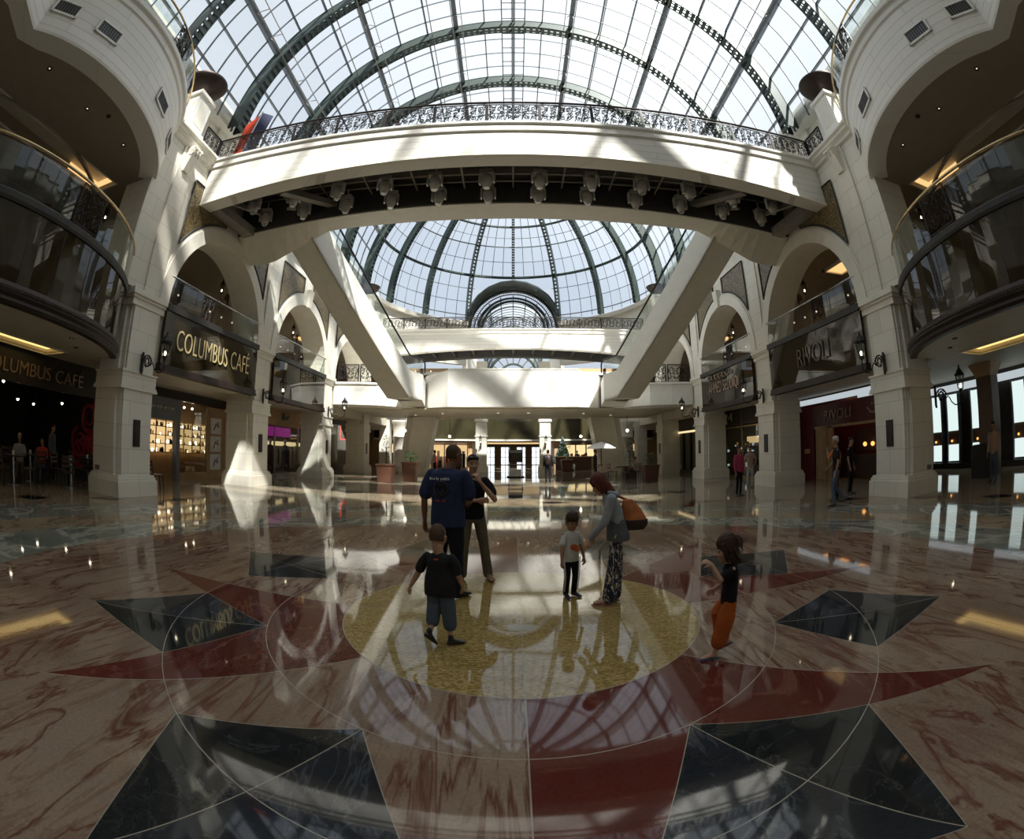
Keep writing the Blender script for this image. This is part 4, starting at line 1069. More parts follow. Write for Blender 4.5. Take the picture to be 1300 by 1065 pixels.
# left: cafe
t = thing('shopfront', (-12.9, 6, 0), 'dark cafe opening with a lettered black fascia, left of the nearest left pier', 'shop')
b = MB(); wy(b, -1, 12.8, -3, 10.85, 2.6, 3.5, .25); b.build('sign_board', 'dark_wall', t)
text('sign_letters', 'COLUMBUS CAFÉ', .52, 'dim_letter', t, (-12.76, 7.0, 2.98), (PI / 2, 0, PI / 2), .03, 1.05)
b = MB(); b.box((-12.9, 10.85, 0), (-20, 11.0, 3.5)); b.build('partition', 'dark_wall', t)
b = MB(); rn = random.Random(5)
for k in range(9):
    cx, cz = -13.3 - rn.uniform(.1, 1.9), rn.uniform(.8, 2.5); R_ = rn.uniform(.25, .6); s = rn.choice((-1, 1)); a0 = rn.uniform(0, 6)
    b.tube([(cx + R_ * (1 - .7 * q / 24) * cos(a0 + s * q * .4), 10.83, cz + R_ * (1 - .7 * q / 24) * sin(a0 + s * q * .4)) for q in range(25)], [.09 * (1 - q / 30) for q in range(25)], 5)
tag(b.build('wall_mural', 'mural_red', t), 'dark red scroll mural')
b = MB(); b.box((-19.8, -3, 0), (-20, 10.8, 3.5)); b.build('back_wall', 'dark_wall', t)
LP = [(-14.2, 9.2, 2.35, 'nearest the pier'), (-14.8, 8.2, 2.2, 'second from the pier'), (-14.5, 7.3, 2.25, 'third from the pier'), (-13.6, 9.9, 2.75, 'beside the red mural'), (-13.4, 6.1, 2.6, 'at the edge of the photo')]
lamp0 = None
for x, y, z, nm in LP:
    lb = 'small glowing pendant bulb in the dark cafe, ' + nm
    if lamp0 is None:
        lamp0 = thing('pendant_lamp', (x, y, z), lb, 'lamp', 'pendant bulbs in the dark cafe')
        MB().ball((x, y, z), .045, 8).build('bulb', 'lamp_glow', lamp0, True); MB().tube([(x, y, z + .04), (x, y, z + .7)], .008, 4).build('cord', 'black_metal', lamp0)
        MB().lathe([(.1, .02), (.06, .1), (.02, .13)], (x, y, z), 12).build('lamp_shade', 'black_metal', lamp0, True)
    else: copy_thing(lamp0, (x, y, z), None, lb)
# cafe furniture
def cafe_table(loc, lb):
    t = thing('cafe_table', loc, lb, 'table', 'dark round cafe tables'); x, y, z = loc
    MB().lathe([(.0, .72), (.33, .72), (.34, .735), (.34, .75), (.0, .752)], loc, 20).build('tabletop', 'dark_wood', t)
    MB().lathe([(.03, .03), (.03, .72)], loc, 8).build('stem', 'steel', t); MB().lathe([(.22, 0), (.22, .015), (.04, .04)], loc, 16).build('base', 'steel', t)
    return t
def cafe_chair(loc, lb, grp='dark cafe chairs'):
    t = thing('cafe_chair', loc, lb, 'chair', grp); x, y, z = loc
    MB().box((x - .2, y - .2, .43), (x + .2, y + .2, .47)).build('seat', 'dark_wood', t)
    for a in (-1, 1):
        for c in (-1, 1): MB().bar((x + a * .17, y + c * .17, .44), (x + a * .2, y + c * .2, 0), .03).build('leg', 'black_metal', t)
    b = MB()
    for a in (-1, 1): b.bar((x + a * .18, y + .18, .45), (x + a * .18, y + .25, .9), .03)
    for z_ in (.62, .74, .86): b.bar((x - .18, y + .21, z_), (x + .18, y + .21, z_), .02, .06)
    b.build('backrest', 'dark_wood', t); return t
TB = [(-12.0, 8.2, 'nearest the left pier'), (-12.9, 9.6, 'by the red mural'), (-13.3, 7.3, 'beside the grey shirt'), (-12.5, 6.2, 'beside the red top'), (-14.2, 8.8, 'farthest from the hall')]
tb0 = None; ch0 = None; q = 0
for x, y, nm in TB:
    lb = 'dark round cafe table with steel stem ' + nm
    tb0_ = cafe_table((x, y, 0), lb) if tb0 is None else copy_thing(tb0, (x, y, 0), None, lb); tb0 = tb0 or tb0_
    for k in range(3):
        a = .8 + k * 2.1 + x; cx, cy = x + .55 * cos(a), y + .55 * sin(a); lb = 'dark chair ' + ['on the pier side of', 'on the far side of', 'on the hall side of'][k] + ' cafe table ' + nm
        if ch0 is None: ch0 = cafe_chair((cx, cy, 0), lb); ch0.rotation_euler = (0, 0, a - PI / 2)
        else: copy_thing(ch0, (cx, cy, 0), a - PI / 2, lb)
    m_ = MB().box((x - .05, y - .03, .752), (x + .05, y + .03, .86)).build('menu_card', 'white_paint', loc=(x, y, .752)); tag(m_, 'white folded menu card on the cafe table ' + nm, 'menu card', 'menu cards on the cafe tables', 'thing')
for x, y, nm in ((-13.1, 6.7, 'dark cafe chair under the seated person in grey'), (-12.9, 7.55, 'dark cafe chair under the seated person in red'), (6.65, 25.0, 'dark chair under the seated diner in a pale shirt'), (-10.6, 10.5, 'dark wooden chair standing beside the nearest left pier'), (-10.9, 11.2, 'dark wooden chair behind the pier in front of the jeweller')): copy_thing(ch0, (x, y, 0), PI - rad(120 if '_' not in nm and 'in grey' in nm else 150 if 'in red' in nm else -60) if 'seated' in nm else 1.0 + x, nm)['group'] = 'dark cafe chairs'
tt = copy_thing(tb0, (-11.2, 10.6, 0), None, 'dark round cafe table between the left pier and the jeweller')
# left bay one: jeweller
t = thing('shopfront', (-13.3, 15, 0), 'jeweller shopfront with grey blue portal and golden lit shelves, left side', 'shop')
b = MB(); wy(b, -1, 13.3, 11.0, 15.2, 2.3, 3.15, .25); wy(b, -1, 13.3, 14.95, 15.2, 0, 2.3, .25); wy(b, -1, 13.3, 11.0, 12.4, 0, 2.3, .25); b.build('portal', 'grey_blue', t)
scribble('sign_letters', (-13.27, 14.0, 2.78), 1.5, .17, (0, 1, 0), 'white_paint', t, 4)
b = MB(); wy(b, -1, 13.3, 11, 19.3, 3.15, 3.5, .4); b.build('black_header', 'dark_wall', t)
b = MB(); wy(b, -1, 13.32, 17.2, 18.6, .2, 3.1, .1); wy(b, -1, 13.3, 18.6, 19.3, 0, 3.1, .2); wy(b, -1, 13.3, 15.2, 19.3, 0, .22, .3); b.build('tan_frame', 'tan_wall', t)
b = MB(); wy(b, -1, 14.7, 11, 19.3, 0, 3.5, .1); b.box((-13.5, 19.3, 0), (-14.7, 19.4, 3.5)); b.build('back_wall', 'tan_wall', t)
b = MB(); wy(b, -1, 14.5, 12.6, 19.1, 1.0, 2.3, .05); b.build('light_panel', 'shop_warm', t)
b = MB()
for z_ in (1.0, 1.35, 1.7, 2.05, 2.35): b.box((-14.1, 12.5, z_), (-14.5, 19.2, z_ + .03))
for k in range(11): b.box((-14.1, 12.5 + k * .65, 1), (-14.15, 12.53 + k * .65, 2.35))
b.build('shelf', 'tan_wall', t)
rn = random.Random(8); b = MB()
for k in range(220): y = rn.uniform(12.6, 19); z = rn.choice((1.03, 1.38, 1.73, 2.08)); h = rn.uniform(.05, .2); w_ = rn.uniform(.03, .09); b.box((-14.2, y, z), (-14.2 - w_, y + w_, z + h), rn.choice((0, 0, 1, 2)))
tag(b.build('jewellery', ['brass', 'dark_wood', 'spot_glow'], t), kind='stuff')
b = MB(); wy(b, -1, 13.34, 15.25, 17.2, .25, 3.1, .01); b.build('window_glass', 'shop_glass', t)
for z0, z1 in ((.35, 1.05), (1.15, 1.85), (1.95, 2.65)):
    p_ = MB(); wy(p_, -1, 13.28, 17.45, 18.3, z0, z1, .02); pp = p_.build('poster', 'white_paint', t); g = MB()
    g.tube([(-13.275, 17.7, z0 + .15), (-13.275, 17.85, z0 + .45), (-13.275, 18.05, z0 + .3), (-13.275, 18.0, z0 + .55)], .03, 4); g.build('poster_figure', 'dark_wall', t)
for yy in (15.6, 16.1, 16.7): MB().ball((-13.9, yy, 2.95), .05, 6).build('track_spot', 'lamp_glow', t)
# left bay two: clothes shop
t = thing('shopfront', (-12.3, 23, 0), 'clothes shopfront with a magenta ceiling strip and dressed dummies, left side', 'shop')
b = MB(); wy(b, -1, 12.3, 19.3, 28.5, 2.65, 3.5, .2); b.build('header', 'tan_wall', t)
b = MB(); cr_ = [(0, 0), (.25, .1), (.5, .05), (.75, .18), (.95, .32), (.7, .30), (.85, .42), (.45, .25), (.2, .25), (.1, .5), (0, .42), (-.15, .2)]
b.add([(-12.27, 22.9 + p[0] * .9, 2.95 + p[1] * .9) for p in cr_] + [(-12.3, 22.9 + p[0] * .9, 2.95 + p[1] * .9) for p in cr_], [tuple(range(12)), tuple(reversed(range(12, 24)))] + [(k, k + 12, (k + 1) % 12 + 12, (k + 1) % 12) for k in range(12)])
b.build('logo', 'croc_green', t)
b = MB(); wy(b, -1, 12.6, 19.6, 24.5, 2.1, 2.6, .1); b.build('magenta_strip', 'magenta_glow', t)
b = MB(); wy(b, -1, 13.8, 19.6, 28.4, 0, 3.5, .1); b.build('back_wall', 'dark_wall', t)
b = MB(); wy(b, -1, 13.65, 20, 28, 1.6, 1.85, .1); wy(b, -1, 13.65, 20, 28, 1.1, 1.14, .1); b.build('light_panel', 'shop_yellow', t)
rn = random.Random(2); b = MB()
for k in range(80): y = rn.uniform(19.8, 28); b.box((-13.1, y, rn.uniform(.3, .6)), (-13.5, y + .05, 1.45), rn.randrange(4))
tag(b.build('hanging_clothes', ['dark_wall', 'brown_wall', 'white_paint', 'grey_blue'], t), kind='stuff')
b = MB(); wy(b, -1, 12.32, 19.4, 28.4, .15, 2.65, .01); b.build('window_glass', 'shop_glass', t)
b = MB(); 
for yy in (19.3, 22, 24.9, 28.4): wy(b, -1, 12.28, yy, yy + .07, 0, 2.65, .08)
wy(b, -1, 12.28, 19.3, 28.4, 0, .16, .1); b.build('window_frame', 'steel', t)
def dummy(loc, m_, lb):
    t = thing('shop_dummy', loc, lb, 'mannequin', 'dressed shop dummies'); x, y, z = loc
    MB().lathe([(.02, 0), (.16, .0), (.16, .02), (.02, .03), (.02, .7)], loc, 12).build('stand', 'steel', t)
    MB().lathe([(.20, .45), (.17, .75), (.15, 1.0), (.19, 1.3), (.20, 1.42), (.07, 1.5)], loc, 14).build('garment', m_, t, True)
    MB().lathe([(.05, 1.48), (.06, 1.58), (.09, 1.68), (.07, 1.78), (.0, 1.82)], loc, 10).build('head', 'white_paint', t, True); return t
for j, (x, y, m_, nm) in enumerate(((-12.8, 20.6, 'dark_wall', 'dummy in a dark coat nearest the lit pier'), (-12.9, 22.6, 'brown_wall', 'dummy in a brown coat at mid window'), (-12.8, 24.2, 'grey_blue', 'dummy in a blue grey jacket in the clothes window'), (-12.7, 25.6, 'white_paint', 'dummy in white at the far end of the clothes window'))): dummy((x, y, .16), m_, nm)
# left bay three: red neon shop
t = thing('shopfront', (-11.8, 32, 0), 'shopfront with red neon bars and a maroon door, beyond the third left pier', 'shop')
b = MB(); wy(b, -1, 11.85, 28.5, 34.0, .0, .2, .2); wy(b, -1, 11.85, 28.5, 34.0, 3.2, 3.5, .2); wy(b, -1, 13.5, 28.5, 40, 0, 3.5, .1); b.build('frame', 'dark_wall', t)
b = MB(); wy(b, -1, 12.0, 31.2, 31.35, 2.2, 3.3, .05); wy(b, -1, 12.0, 33.5, 33.65, 2.2, 3.3, .05); wy(b, -1, 12.0, 31.2, 33.6, 2.2, 2.32, .05); b.build('neon_bar', 'red_neon', t); b = MB(); wy(b, -1, 13.2, 29, 30.6, 2.5, 2.7, .05); b.build('neon_bar', 'red_neon', t)
b = MB(); wy(b, -1, 11.8, 34.3, 36.8, 0, 3.6, .2); d_ = b.build('maroon_panel', 'maroon', t); MB().box((-11.74, 35.2, 1.2), (-11.8, 35.6, 1.9)).build('notice_board', 'tan_wall', t)
b = MB(); wy(b, -1, 11.9, 28.6, 33.9, .2, 3.2, .01); b.build('window_glass', 'shop_glass', t)
# right: glowing wall panels shop
t = thing('shopfront', (17.5, 10, 0), 'shopfront of tall glowing white wall panels and a white light band, far right', 'shop')
b = MB(); wy(b, 1, 17.6, -2, 14.2, 0, 3.5, .2); b.build('wall_board', 'dark_wall', t)
b = MB(); wy(b, 1, 17.3, -2, 14.0, 3.05, 3.32, .1); b.box((17.4, 13.9, 3.05), (13, 14.0, 3.32)); b.build('light_band', 'strip_white', t)
for (y0, y1) in ((12.75, 13.3), (11.7, 12.35), (10.1, 10.9), (7.9, 8.55), (6.6, 7.2), (13.6, 14.0)):
    b = MB(); wy(b, 1, 17.45, y0, y1, 1.5, 2.95, .12); b.build('glowing_panel', 'panel_white', t)
    b = MB(); wy(b, 1, 17.45, y0, y1, .3, .95, .12); b.build('glowing_panel', 'panel_white', t)
    b = MB(); wy(b, 1, 17.4, y0 - .08, y0, .2, 3.0, .2); wy(b, 1, 17.4, y1, y1 + .08, .2, 3.0, .2); b.build('panel_frame', 'grey_blue', t)
    b = MB(); wy(b, 1, 17.5, y0, y1, .96, 1.48, .1); b.build('niche', 'brown_wall', t); b = MB(); b.ball((17.42, (y0 + y1) / 2 + .1, 1.1), .05, 6); b.build('niche_lamp', 'orange_glow', t)
b = MB(); wy(b, 1, 17.3, -2, 14, 0, .22, .3); b.build('base_strip', 'dark_wall', t)
t = thing('interior_column', (14.9, 8.45, 0), 'brown square column standing in front of the glowing white panels', 'pillar')
b = MB(); b.box((14.6, 8.1, 0), (15.2, 8.8, 3.2)); b.build('shaft', 'brown_wall', t); b = MB(); b.hexa([(14.6, 8.1, 3.1), (15.2, 8.1, 3.1), (15.2, 8.8, 3.1), (14.6, 8.8, 3.1), (14.4, 7.9, 3.5), (15.4, 7.9, 3.5), (15.4, 9, 3.5), (14.4, 9, 3.5)]); b.build('capital', 'tan_wall', t)
t = MB().box((13.9, 7.9, .0), (14.55, 8.75, 1.0)); t.box((13.95, 7.95, 1.0), (14.5, 8.7, 1.02)); tag(t.build('display_plinth', 'black_metal', loc=(14.2, 8.3, 0)), 'black box plinth in front of the brown square column', 'plinth', kind='thing')
# right bay one: red watch shop
t = thing('shopfront', (12.8, 15, 0), 'deep red watch shopfront with dim capital letters and a white light band', 'shop')
b = MB(); wy(b, 1, 12.8, 11, 18.1, 2.2, 3.1, .15); wy(b, 1, 12.8, 16.95, 18.1, 0, 2.2, .15); b.build('red_fascia', 'maroon', t)
text('sign_letters', 'RIVOLI', .56, 'dim_letter', t, (12.77, 15.15, 2.62), (PI / 2, 0, -PI / 2), .02, 1.15)
b = MB(); b.tube([(12.77, 13.2, 2.7), (12.77, 13.0, 2.5), (12.77, 12.7, 2.48), (12.77, 12.5, 2.6), (12.77, 12.2, 2.55), (12.77, 11.6, 2.55), (12.77, 11.5, 2.75)], .035, 5); b.ball((12.77, 12.9, 2.8), .04, 5); b.ball((12.77, 12.3, 2.85), .04, 5); b.ball((12.77, 12.0, 2.35), .04, 5); b.build('script_letters', 'dim_letter', t)
b = MB(); wy(b, 1, 12.7, 11, 18.2, 3.2, 3.42, .1); b.build('light_band', 'strip_white', t); b = MB(); wy(b, 1, 12.75, 11, 18.2, 3.42, 3.5, .2); b.build('black_header', 'dark_wall', t)
b = MB(); wy(b, 1, 12.85, 16.1, 16.9, 0, 2.15, .1); wy(b, 1, 12.78, 12.0, 12.3, 0, 2.2, .12); wy(b, 1, 12.78, 15.6, 15.9, 0, 2.2, .12); wy(b, 1, 12.78, 11, 16.9, 2.12, 2.22, .12); b.build('cream_jamb', 'tan_wall', t)
b = MB(); wy(b, 1, 14.2, 11, 18, 0, 3.5, .1); b.box((13, 18.1, 0), (14.2, 18.2, 3.5)); b.build('back_wall', 'maroon', t)
b = MB(); b.box((13.6, 13, 0), (14.0, 16, .95)); b.build('counter', 'dark_wood', t); b = MB(); wy(b, 1, 14.1, 13.2, 15.4, 1.1, 2.0, .1); b.build('wall_cabinet', 'dark_wood', t)
for yy in (14.5, 14.0): MB().ball((13.8, yy, 1.35), .09, 8).build('table_lamp', 'orange_glow', t, True)
b = MB(); wy(b, 1, 12.78, 17.3, 17.7, 1.1, 1.3, .03); b.build('name_plate', 'tan_wall', t)
# right bay two: black and gold
t = thing('shopfront', (11.4, 23, 0), 'black and gold shopfront with large windows and a white figure, right side', 'shop')
b = MB(); wy(b, 1, 11.4, 19.3, 26.4, 2.75, 3.5, .2); b.build('header', 'dark_wall', t)
b = MB(); X_ = 11.37; b.tube([(X_, 23.2, 2.95), (X_, 23.2, 3.35), (X_, 22.9, 3.05), (X_, 22.6, 3.35), (X_, 22.6, 2.95)], .03, 4); b.build('emblem', 'gold_letter', t)
b = MB()
for yy in (19.3, 21.4, 23.6, 26.3): wy(b, 1, 11.36, yy, yy + .06, 0, 3.5, .08)
wy(b, 1, 11.36, 19.3, 26.4, 2.55, 2.62, .08); wy(b, 1, 11.36, 19.3, 26.4, 0, .14, .1); b.build('window_frame', 'brass', t)
b = MB(); wy(b, 1, 11.42, 19.4, 26.3, .15, 2.55, .01); b.build('window_glass', 'shop_glass', t)
b = MB(); wy(b, 1, 12.9, 19.3, 27, 0, 3.5, .1); b.box((11.5, 18.3, 0), (12.9, 18.4, 3.5)); b.build('back_wall', 'dark_wall', t)
b = MB(); wy(b, 1, 12.75, 19.6, 23.4, 1.75, 2.1, .1); b.build('light_panel', 'shop_warm', t)
rn = random.Random(9); b = MB()
for k in range(70): y = rn.uniform(19.6, 25.6); z = rn.choice((.5, .9, 1.3, 1.6)); b.box((12.2, y, z), (12.3, y + .08, z + rn.uniform(.05, .25)), rn.randrange(3))
tag(b.build('window_goods', ['brass', 'strip_white', 'dark_wood'], t), kind='stuff')
# lit white advertising figure panel in the window
b = MB(); prof = [(.0, 0), (.16, .05), (.13, .5), (.17, .9), (.14, 1.2), (.22, 1.5), (.2, 1.9), (.09, 2.0), (.13, 2.15), (.1, 2.35), (0, 2.4)]
b.lathe(prof, (11.8, 25.6, .3), 14); b.build('white_figure', 'white_paint', t, True)
for p_ in ((11.6, 22.0, 1.5), (11.6, 24.2, 1.55), (11.6, 24.0, .7)): MB().ball(p_, .045, 6).build('window_spot', 'spot_glow', t)
# right bay three
t = thing('shopfront', (10.9, 28, 0), 'dark shopfront with a thin yellow green light strip, beyond the third right pier', 'shop')
b = MB(); wy(b, 1, 10.95, 26.5, 30.5, 0, .25, .2); wy(b, 1, 10.95, 26.5, 30.5, 2.75, 3.5, .2)
for yy in (26.5, 27.7, 29, 30.3): wy(b, 1, 10.93, yy, yy + .15, 0, 3, .2)
b.build('frame', 'dark_wall', t); b = MB(); wy(b, 1, 10.9, 26.5, 30.3, 2.6, 2.72, .06); b.build('light_strip', 'shop_yellow', t)
b = MB(); wy(b, 1, 12.6, 26.5, 30.5, 0, 3.5, .1); b.build('back_wall', 'brown_wall', t)
b = MB(); wy(b, 1, 11.0, 26.6, 30.3, .25, 2.6, .01); b.build('window_glass', 'shop_glass', t)
b = MB(); wy(b, 1, 10.6, 31.6, 32.6, 0, 2.3, .3); tag(b.build('black_totem', 'black_metal', loc=(10.7, 32, 0)), 'tall black panel beside the dark shop beyond the third right pier', 'panel', kind='thing')

for (x0, x1, y0, y1, mt, nm) in ((-14.6, -13.6, 12, 18.5, 'shop_warm', 'jeweller'), (-13.6, -12.6, 20, 27.5, 'shop_yellow', 'clothes shop'), (13.0, 14, 12.2, 17, 'orange_glow', 'red watch shop'), (11.8, 12.8, 19.6, 26, 'shop_warm', 'black and gold shop')):  # fill lights added to brighten the dim shop interiors
    th = thing('ceiling_lamp_row', ((x0 + x1) / 2, (y0 + y1) / 2, 3.3), 'row of warm ceiling lamps inside the ' + nm, 'lamp')
    for k in range(4): yy = y0 + (y1 - y0) * (k + .5) / 4; MB().box(((x0 + x1) / 2 - .3, yy - .2, 3.36), ((x0 + x1) / 2 + .3, yy + .2, 3.4)).build('diffuser', mt, th)
    b = MB(); b.box(((x0 + x1) / 2 - .36, y0, 3.4), ((x0 + x1) / 2 + .36, y1, 3.46)); b.build('lamp_tray', 'steel', th)
# far shops on the end wall
FS = [(-1, 9.6, 12.4, 'yellow lit far shop behind the left round column', 'shop_yellow'), (-1, 4.3, 7.6, 'warm lit far shop between the left leaning support and the entrance pier', 'shop_warm'), (1, 4.9, 7.9, 'yellow lit far shop right of the entrance, behind the potted tree', 'shop_yellow'), (1, 9.2, 12.3, 'pale lit far shop right of the right leaning support', 'shop_warm')]
for s, x0, x1, lb, mt in FS:
    t = thing('shopfront', (s * (x0 + x1) / 2, 44.7, 0), lb, 'shop')
    b = MB(); b.box((s * x0, 44.6, 1.1), (s * x1, 44.75, 2.2)); b.build('light_panel', mt, t); b = MB(); b.box((s * x0, 44.5, .1), (s * x1, 44.75, 1.1)); b.build('display_base', 'tan_wall', t)
    b = MB(); 
    for q in range(4): xx = x0 + (x1 - x0) * q / 3; b.box((s * xx - .05, 44.4, 0), (s * xx + .05, 44.65, 2.35))
    b.box((s * x0, 44.4, 2.2), (s * x1, 44.65, 2.6)); b.build('shop_frame', 'brown_wall', t)
    rn = random.Random(int(x0 * 10)); b = MB()
    for q in range(12): xx = rn.uniform(x0 + .2, x1 - .2); b.box((s * xx - .12, 44.3, .1), (s * xx + .12, 44.45, rn.uniform(.6, 1.7)), rn.randrange(3))
    tag(b.build('goods', ['dark_wall', 'brown_wall', 'red_cloth'], t), kind='stuff')
text('far_sign_letters', 'ARM', .5, 'white_paint', None, (10.3, 44.38, 2.42), (PI / 2, 0, 0), .01, .7); tag(bpy.data.objects['far_sign_letters'], 'small white capital letters over the pale lit far shop on the right', 'sign', kind='thing')

# gallery level shops seen through the arches
rn = random.Random(21)
for s, sd in ((-1, 'left'), (1, 'right')):
    for i, (y0, y1) in enumerate(ARC):
        t = thing('gallery_shop', (s * 15.1, (y0 + y1) / 2, 5.2), 'dim upper gallery shopfront seen through the %s arch on the %s' % (['nearest', 'middle', 'far'][i], sd), 'shop')
        b = MB()
        for (a, c, z0, z1) in ((.4, 2.2, 5.5, 7.4), (3.2, 5.2, 5.5, 7.2)): b.box((s * 15.05, y0 + a + 2, z0), (s * 15.15, y0 + c + 2, z1))
        b.build('dim_window', 'tan_wall', t)
        b = MB(); b.box((s * 15.0, y0 + 2.6, 6.6), (s * 15.05, y0 + 3.9, 7.1)); b.build('lit_window', 'shop_yellow' if i == 0 and s < 0 else 'shop_warm', t)
        for k in range(5): MB().ball((s * 14.9, y0 + 1.5 + k * 1.1, 7.9), .05, 5).build('ceiling_spot', 'dim_glow', t)
        if i == 0 and s < 0: continue
        th = thing('cove_light', (s * 12.9, y0 + 2.9, 8.6), 'amber ceiling glow inside the %s arch on the %s' % (['nearest', 'middle', 'far'][i], sd), 'ceiling light')
        b = MB(); b.box((s * 13.0, y0 + 2.6, 8.56), (s * 14.0, y1 - .6, 8.6)); b.build('diffuser', 'cove_amber', th); b = MB()
        for (a, c, d, e) in ((12.9, 13.0, y0 + 2.5, y1 - .5), (14.0, 14.1, y0 + 2.5, y1 - .5), (12.9, 14.1, y0 + 2.5, y0 + 2.6), (12.9, 14.1, y1 - .6, y1 - .5)): b.box((s * a, d, 8.5), (s * c, e, 8.62))
        b.build('frame', 'cream_plaster', th)

# ================================================================ wall lanterns
def lantern_arm(t, x, y, z, dirx, diry=0.0):
    def p(u, w_): return (x + dirx * u, y + diry * u, z + w_)
    b = MB(); b.bar(p(.02, -.24), p(.02, .24), .05, .10, up=(0, 1, 0) if dirx else (1, 0, 0)); 
    b.ball(p(.03, .26), .04, 6); b.ball(p(.03, -.26), .04, 6); b.build('wall_plate', 'iron', t)
    b = MB(); pts = []
    for k in range(34):
        a = k / 33 * 3.3 * PI; r = .19 * (1 - k / 46); pts.append(p(.24 - r * cos(a), .03 + r * sin(a)))
    b.tube(pts, .020, 5)
    for a0 in (0.5, 2.2, 4.0):
        b.tube([p(.24 + (.19 - .13 * k / 12) * cos(a0 + k * .28) * .8, .03 + (.19 - .13 * k / 12) * sin(a0 + k * .28) * .8) for k in range(13)], .014, 4)
    b.build('scroll', 'iron', t)
    b = MB(); b.tube([p(.38, -.08), p(.46, .0), p(.52, -.06), p(.58, -.17), (p(.70, -.26)), p(.84, -.26), p(.95, -.18), p(.98, -.05), p(.95, .06)], .018, 6); b.tube([p(.45, .02), p(.38, .12), p(.30, .1)], .014, 5)
    b.build('arm', 'iron', t, True)
    c = p(.95, .06)
    q_ = 1.3
    b = MB().lathe([(r_ * q_, z_ * q_) for r_, z_ in ((.02, 0), (.06, .02), (.05, .05), (.075, .07))], c, 6)
    for k in range(6):
        a = k * PI / 3; b.bar((c[0] + .07 * q_ * cos(a), c[1] + .07 * q_ * sin(a), c[2] + .06 * q_), (c[0] + .12 * q_ * cos(a), c[1] + .12 * q_ * sin(a), c[2] + .34 * q_), .016)
    b.lathe([(r_ * q_, z_ * q_) for r_, z_ in ((.14, .34), (.15, .36), (.09, .42), (.07, .46), (.04, .48), (.02, .52), (.03, .54), (.0, .58))], c, 6); b.build('lantern_cage', 'iron', t)
    MB().lathe([(.066 * q_, .07 * q_), (.112 * q_, .335 * q_)], c, 6).build('lantern_glass', 'shop_glass', t)
    MB().ball((c[0], c[1], c[2] + .17), (.035, .035, .06), 8).build('bulb', 'lamp_glow', t, True)
LAN = [(-9.78, 9.17, 3.52, 1, 'wrought iron wall lantern on the nearest left pier'), (-9.78, 16.35, 3.52, 1, 'wrought iron wall lantern on the second left pier'), (-9.78, 23.45, 3.52, 1, 'wrought iron wall lantern on the third left pier'),
       (9.78, 9.17, 3.52, -1, 'wrought iron wall lantern on the nearest right pier'), (9.78, 16.35, 3.52, -1, 'wrought iron wall lantern on the second right pier'), (9.78, 23.45, 3.52, -1, 'wrought iron wall lantern on the third right pier')]
l0 = thing('wall_lantern', (-9.78, 9.17, 3.52), LAN[0][4], 'lantern', 'wrought iron wall lanterns'); lantern_arm(l0, -9.78, 9.17, 3.52, 1)
for x, y, z, d, lb in LAN[1:]: copy_thing(l0, (x, y, z), 0 if d > 0 else PI, lb)
for s, sd in ((-1, 'left'), (1, 'right')):
    for i, y in enumerate((7.7, 14.9, 22.0)):
        copy_thing(l0, (s * 11.6, y + .7, 7.35), -PI / 2, 'small iron lantern inside the %s beside the %s upper pier' % (['bowed balcony', 'nearest arch', 'middle arch'][i], sd), (.6, .6, .9))
copy_thing(l0, (11.2, 8.4, 2.5), -.6, 'iron lantern hanging beside the nearest right pier over the walkway')
copy_thing(l0, (-2.45, 36.0, 2.1), -PI / 2, 'small iron lantern on the sunlit pier left of the entrance', (.7, .7, 1)); copy_thing(l0, (2.45, 36.0, 2.1), -PI / 2, 'small iron lantern on the sunlit pier right of the entrance', (.7, .7, 1))

# ================================================================ odds and ends: banner, planters, info stand, kiosk
t = thing('red_banner', (-9.2, 11.2, 10.4), 'red and navy cloth banner standing on the near bridge beside the bronze bowl pedestal', 'banner')
b = MB(); b.hexa([(-9.75, 11.2, 10.5), (-9.2, 11.0, 10.5), (-9.2, 11.03, 10.5), (-9.75, 11.23, 10.5), (-9.5, 11.2, 12.55), (-8.75, 11.0, 12.75), (-8.75, 11.03, 12.75), (-9.5, 11.23, 12.55)]); b.build('cloth', 'red_cloth', t)
b = MB(); b.hexa([(-9.2, 11.0, 10.5), (-8.95, 11.3, 10.5), (-8.95, 11.33, 10.5), (-9.2, 11.03, 10.5), (-8.75, 11.0, 12.8), (-8.45, 11.3, 12.8), (-8.45, 11.33, 12.8), (-8.75, 11.03, 12.8)]); b.build('side_cloth', 'navy_cloth', t)
MB().tube([(-9.2, 11.0, 10.4), (-8.75, 11.0, 12.85)], .025, 6).build('pole', 'steel', t)
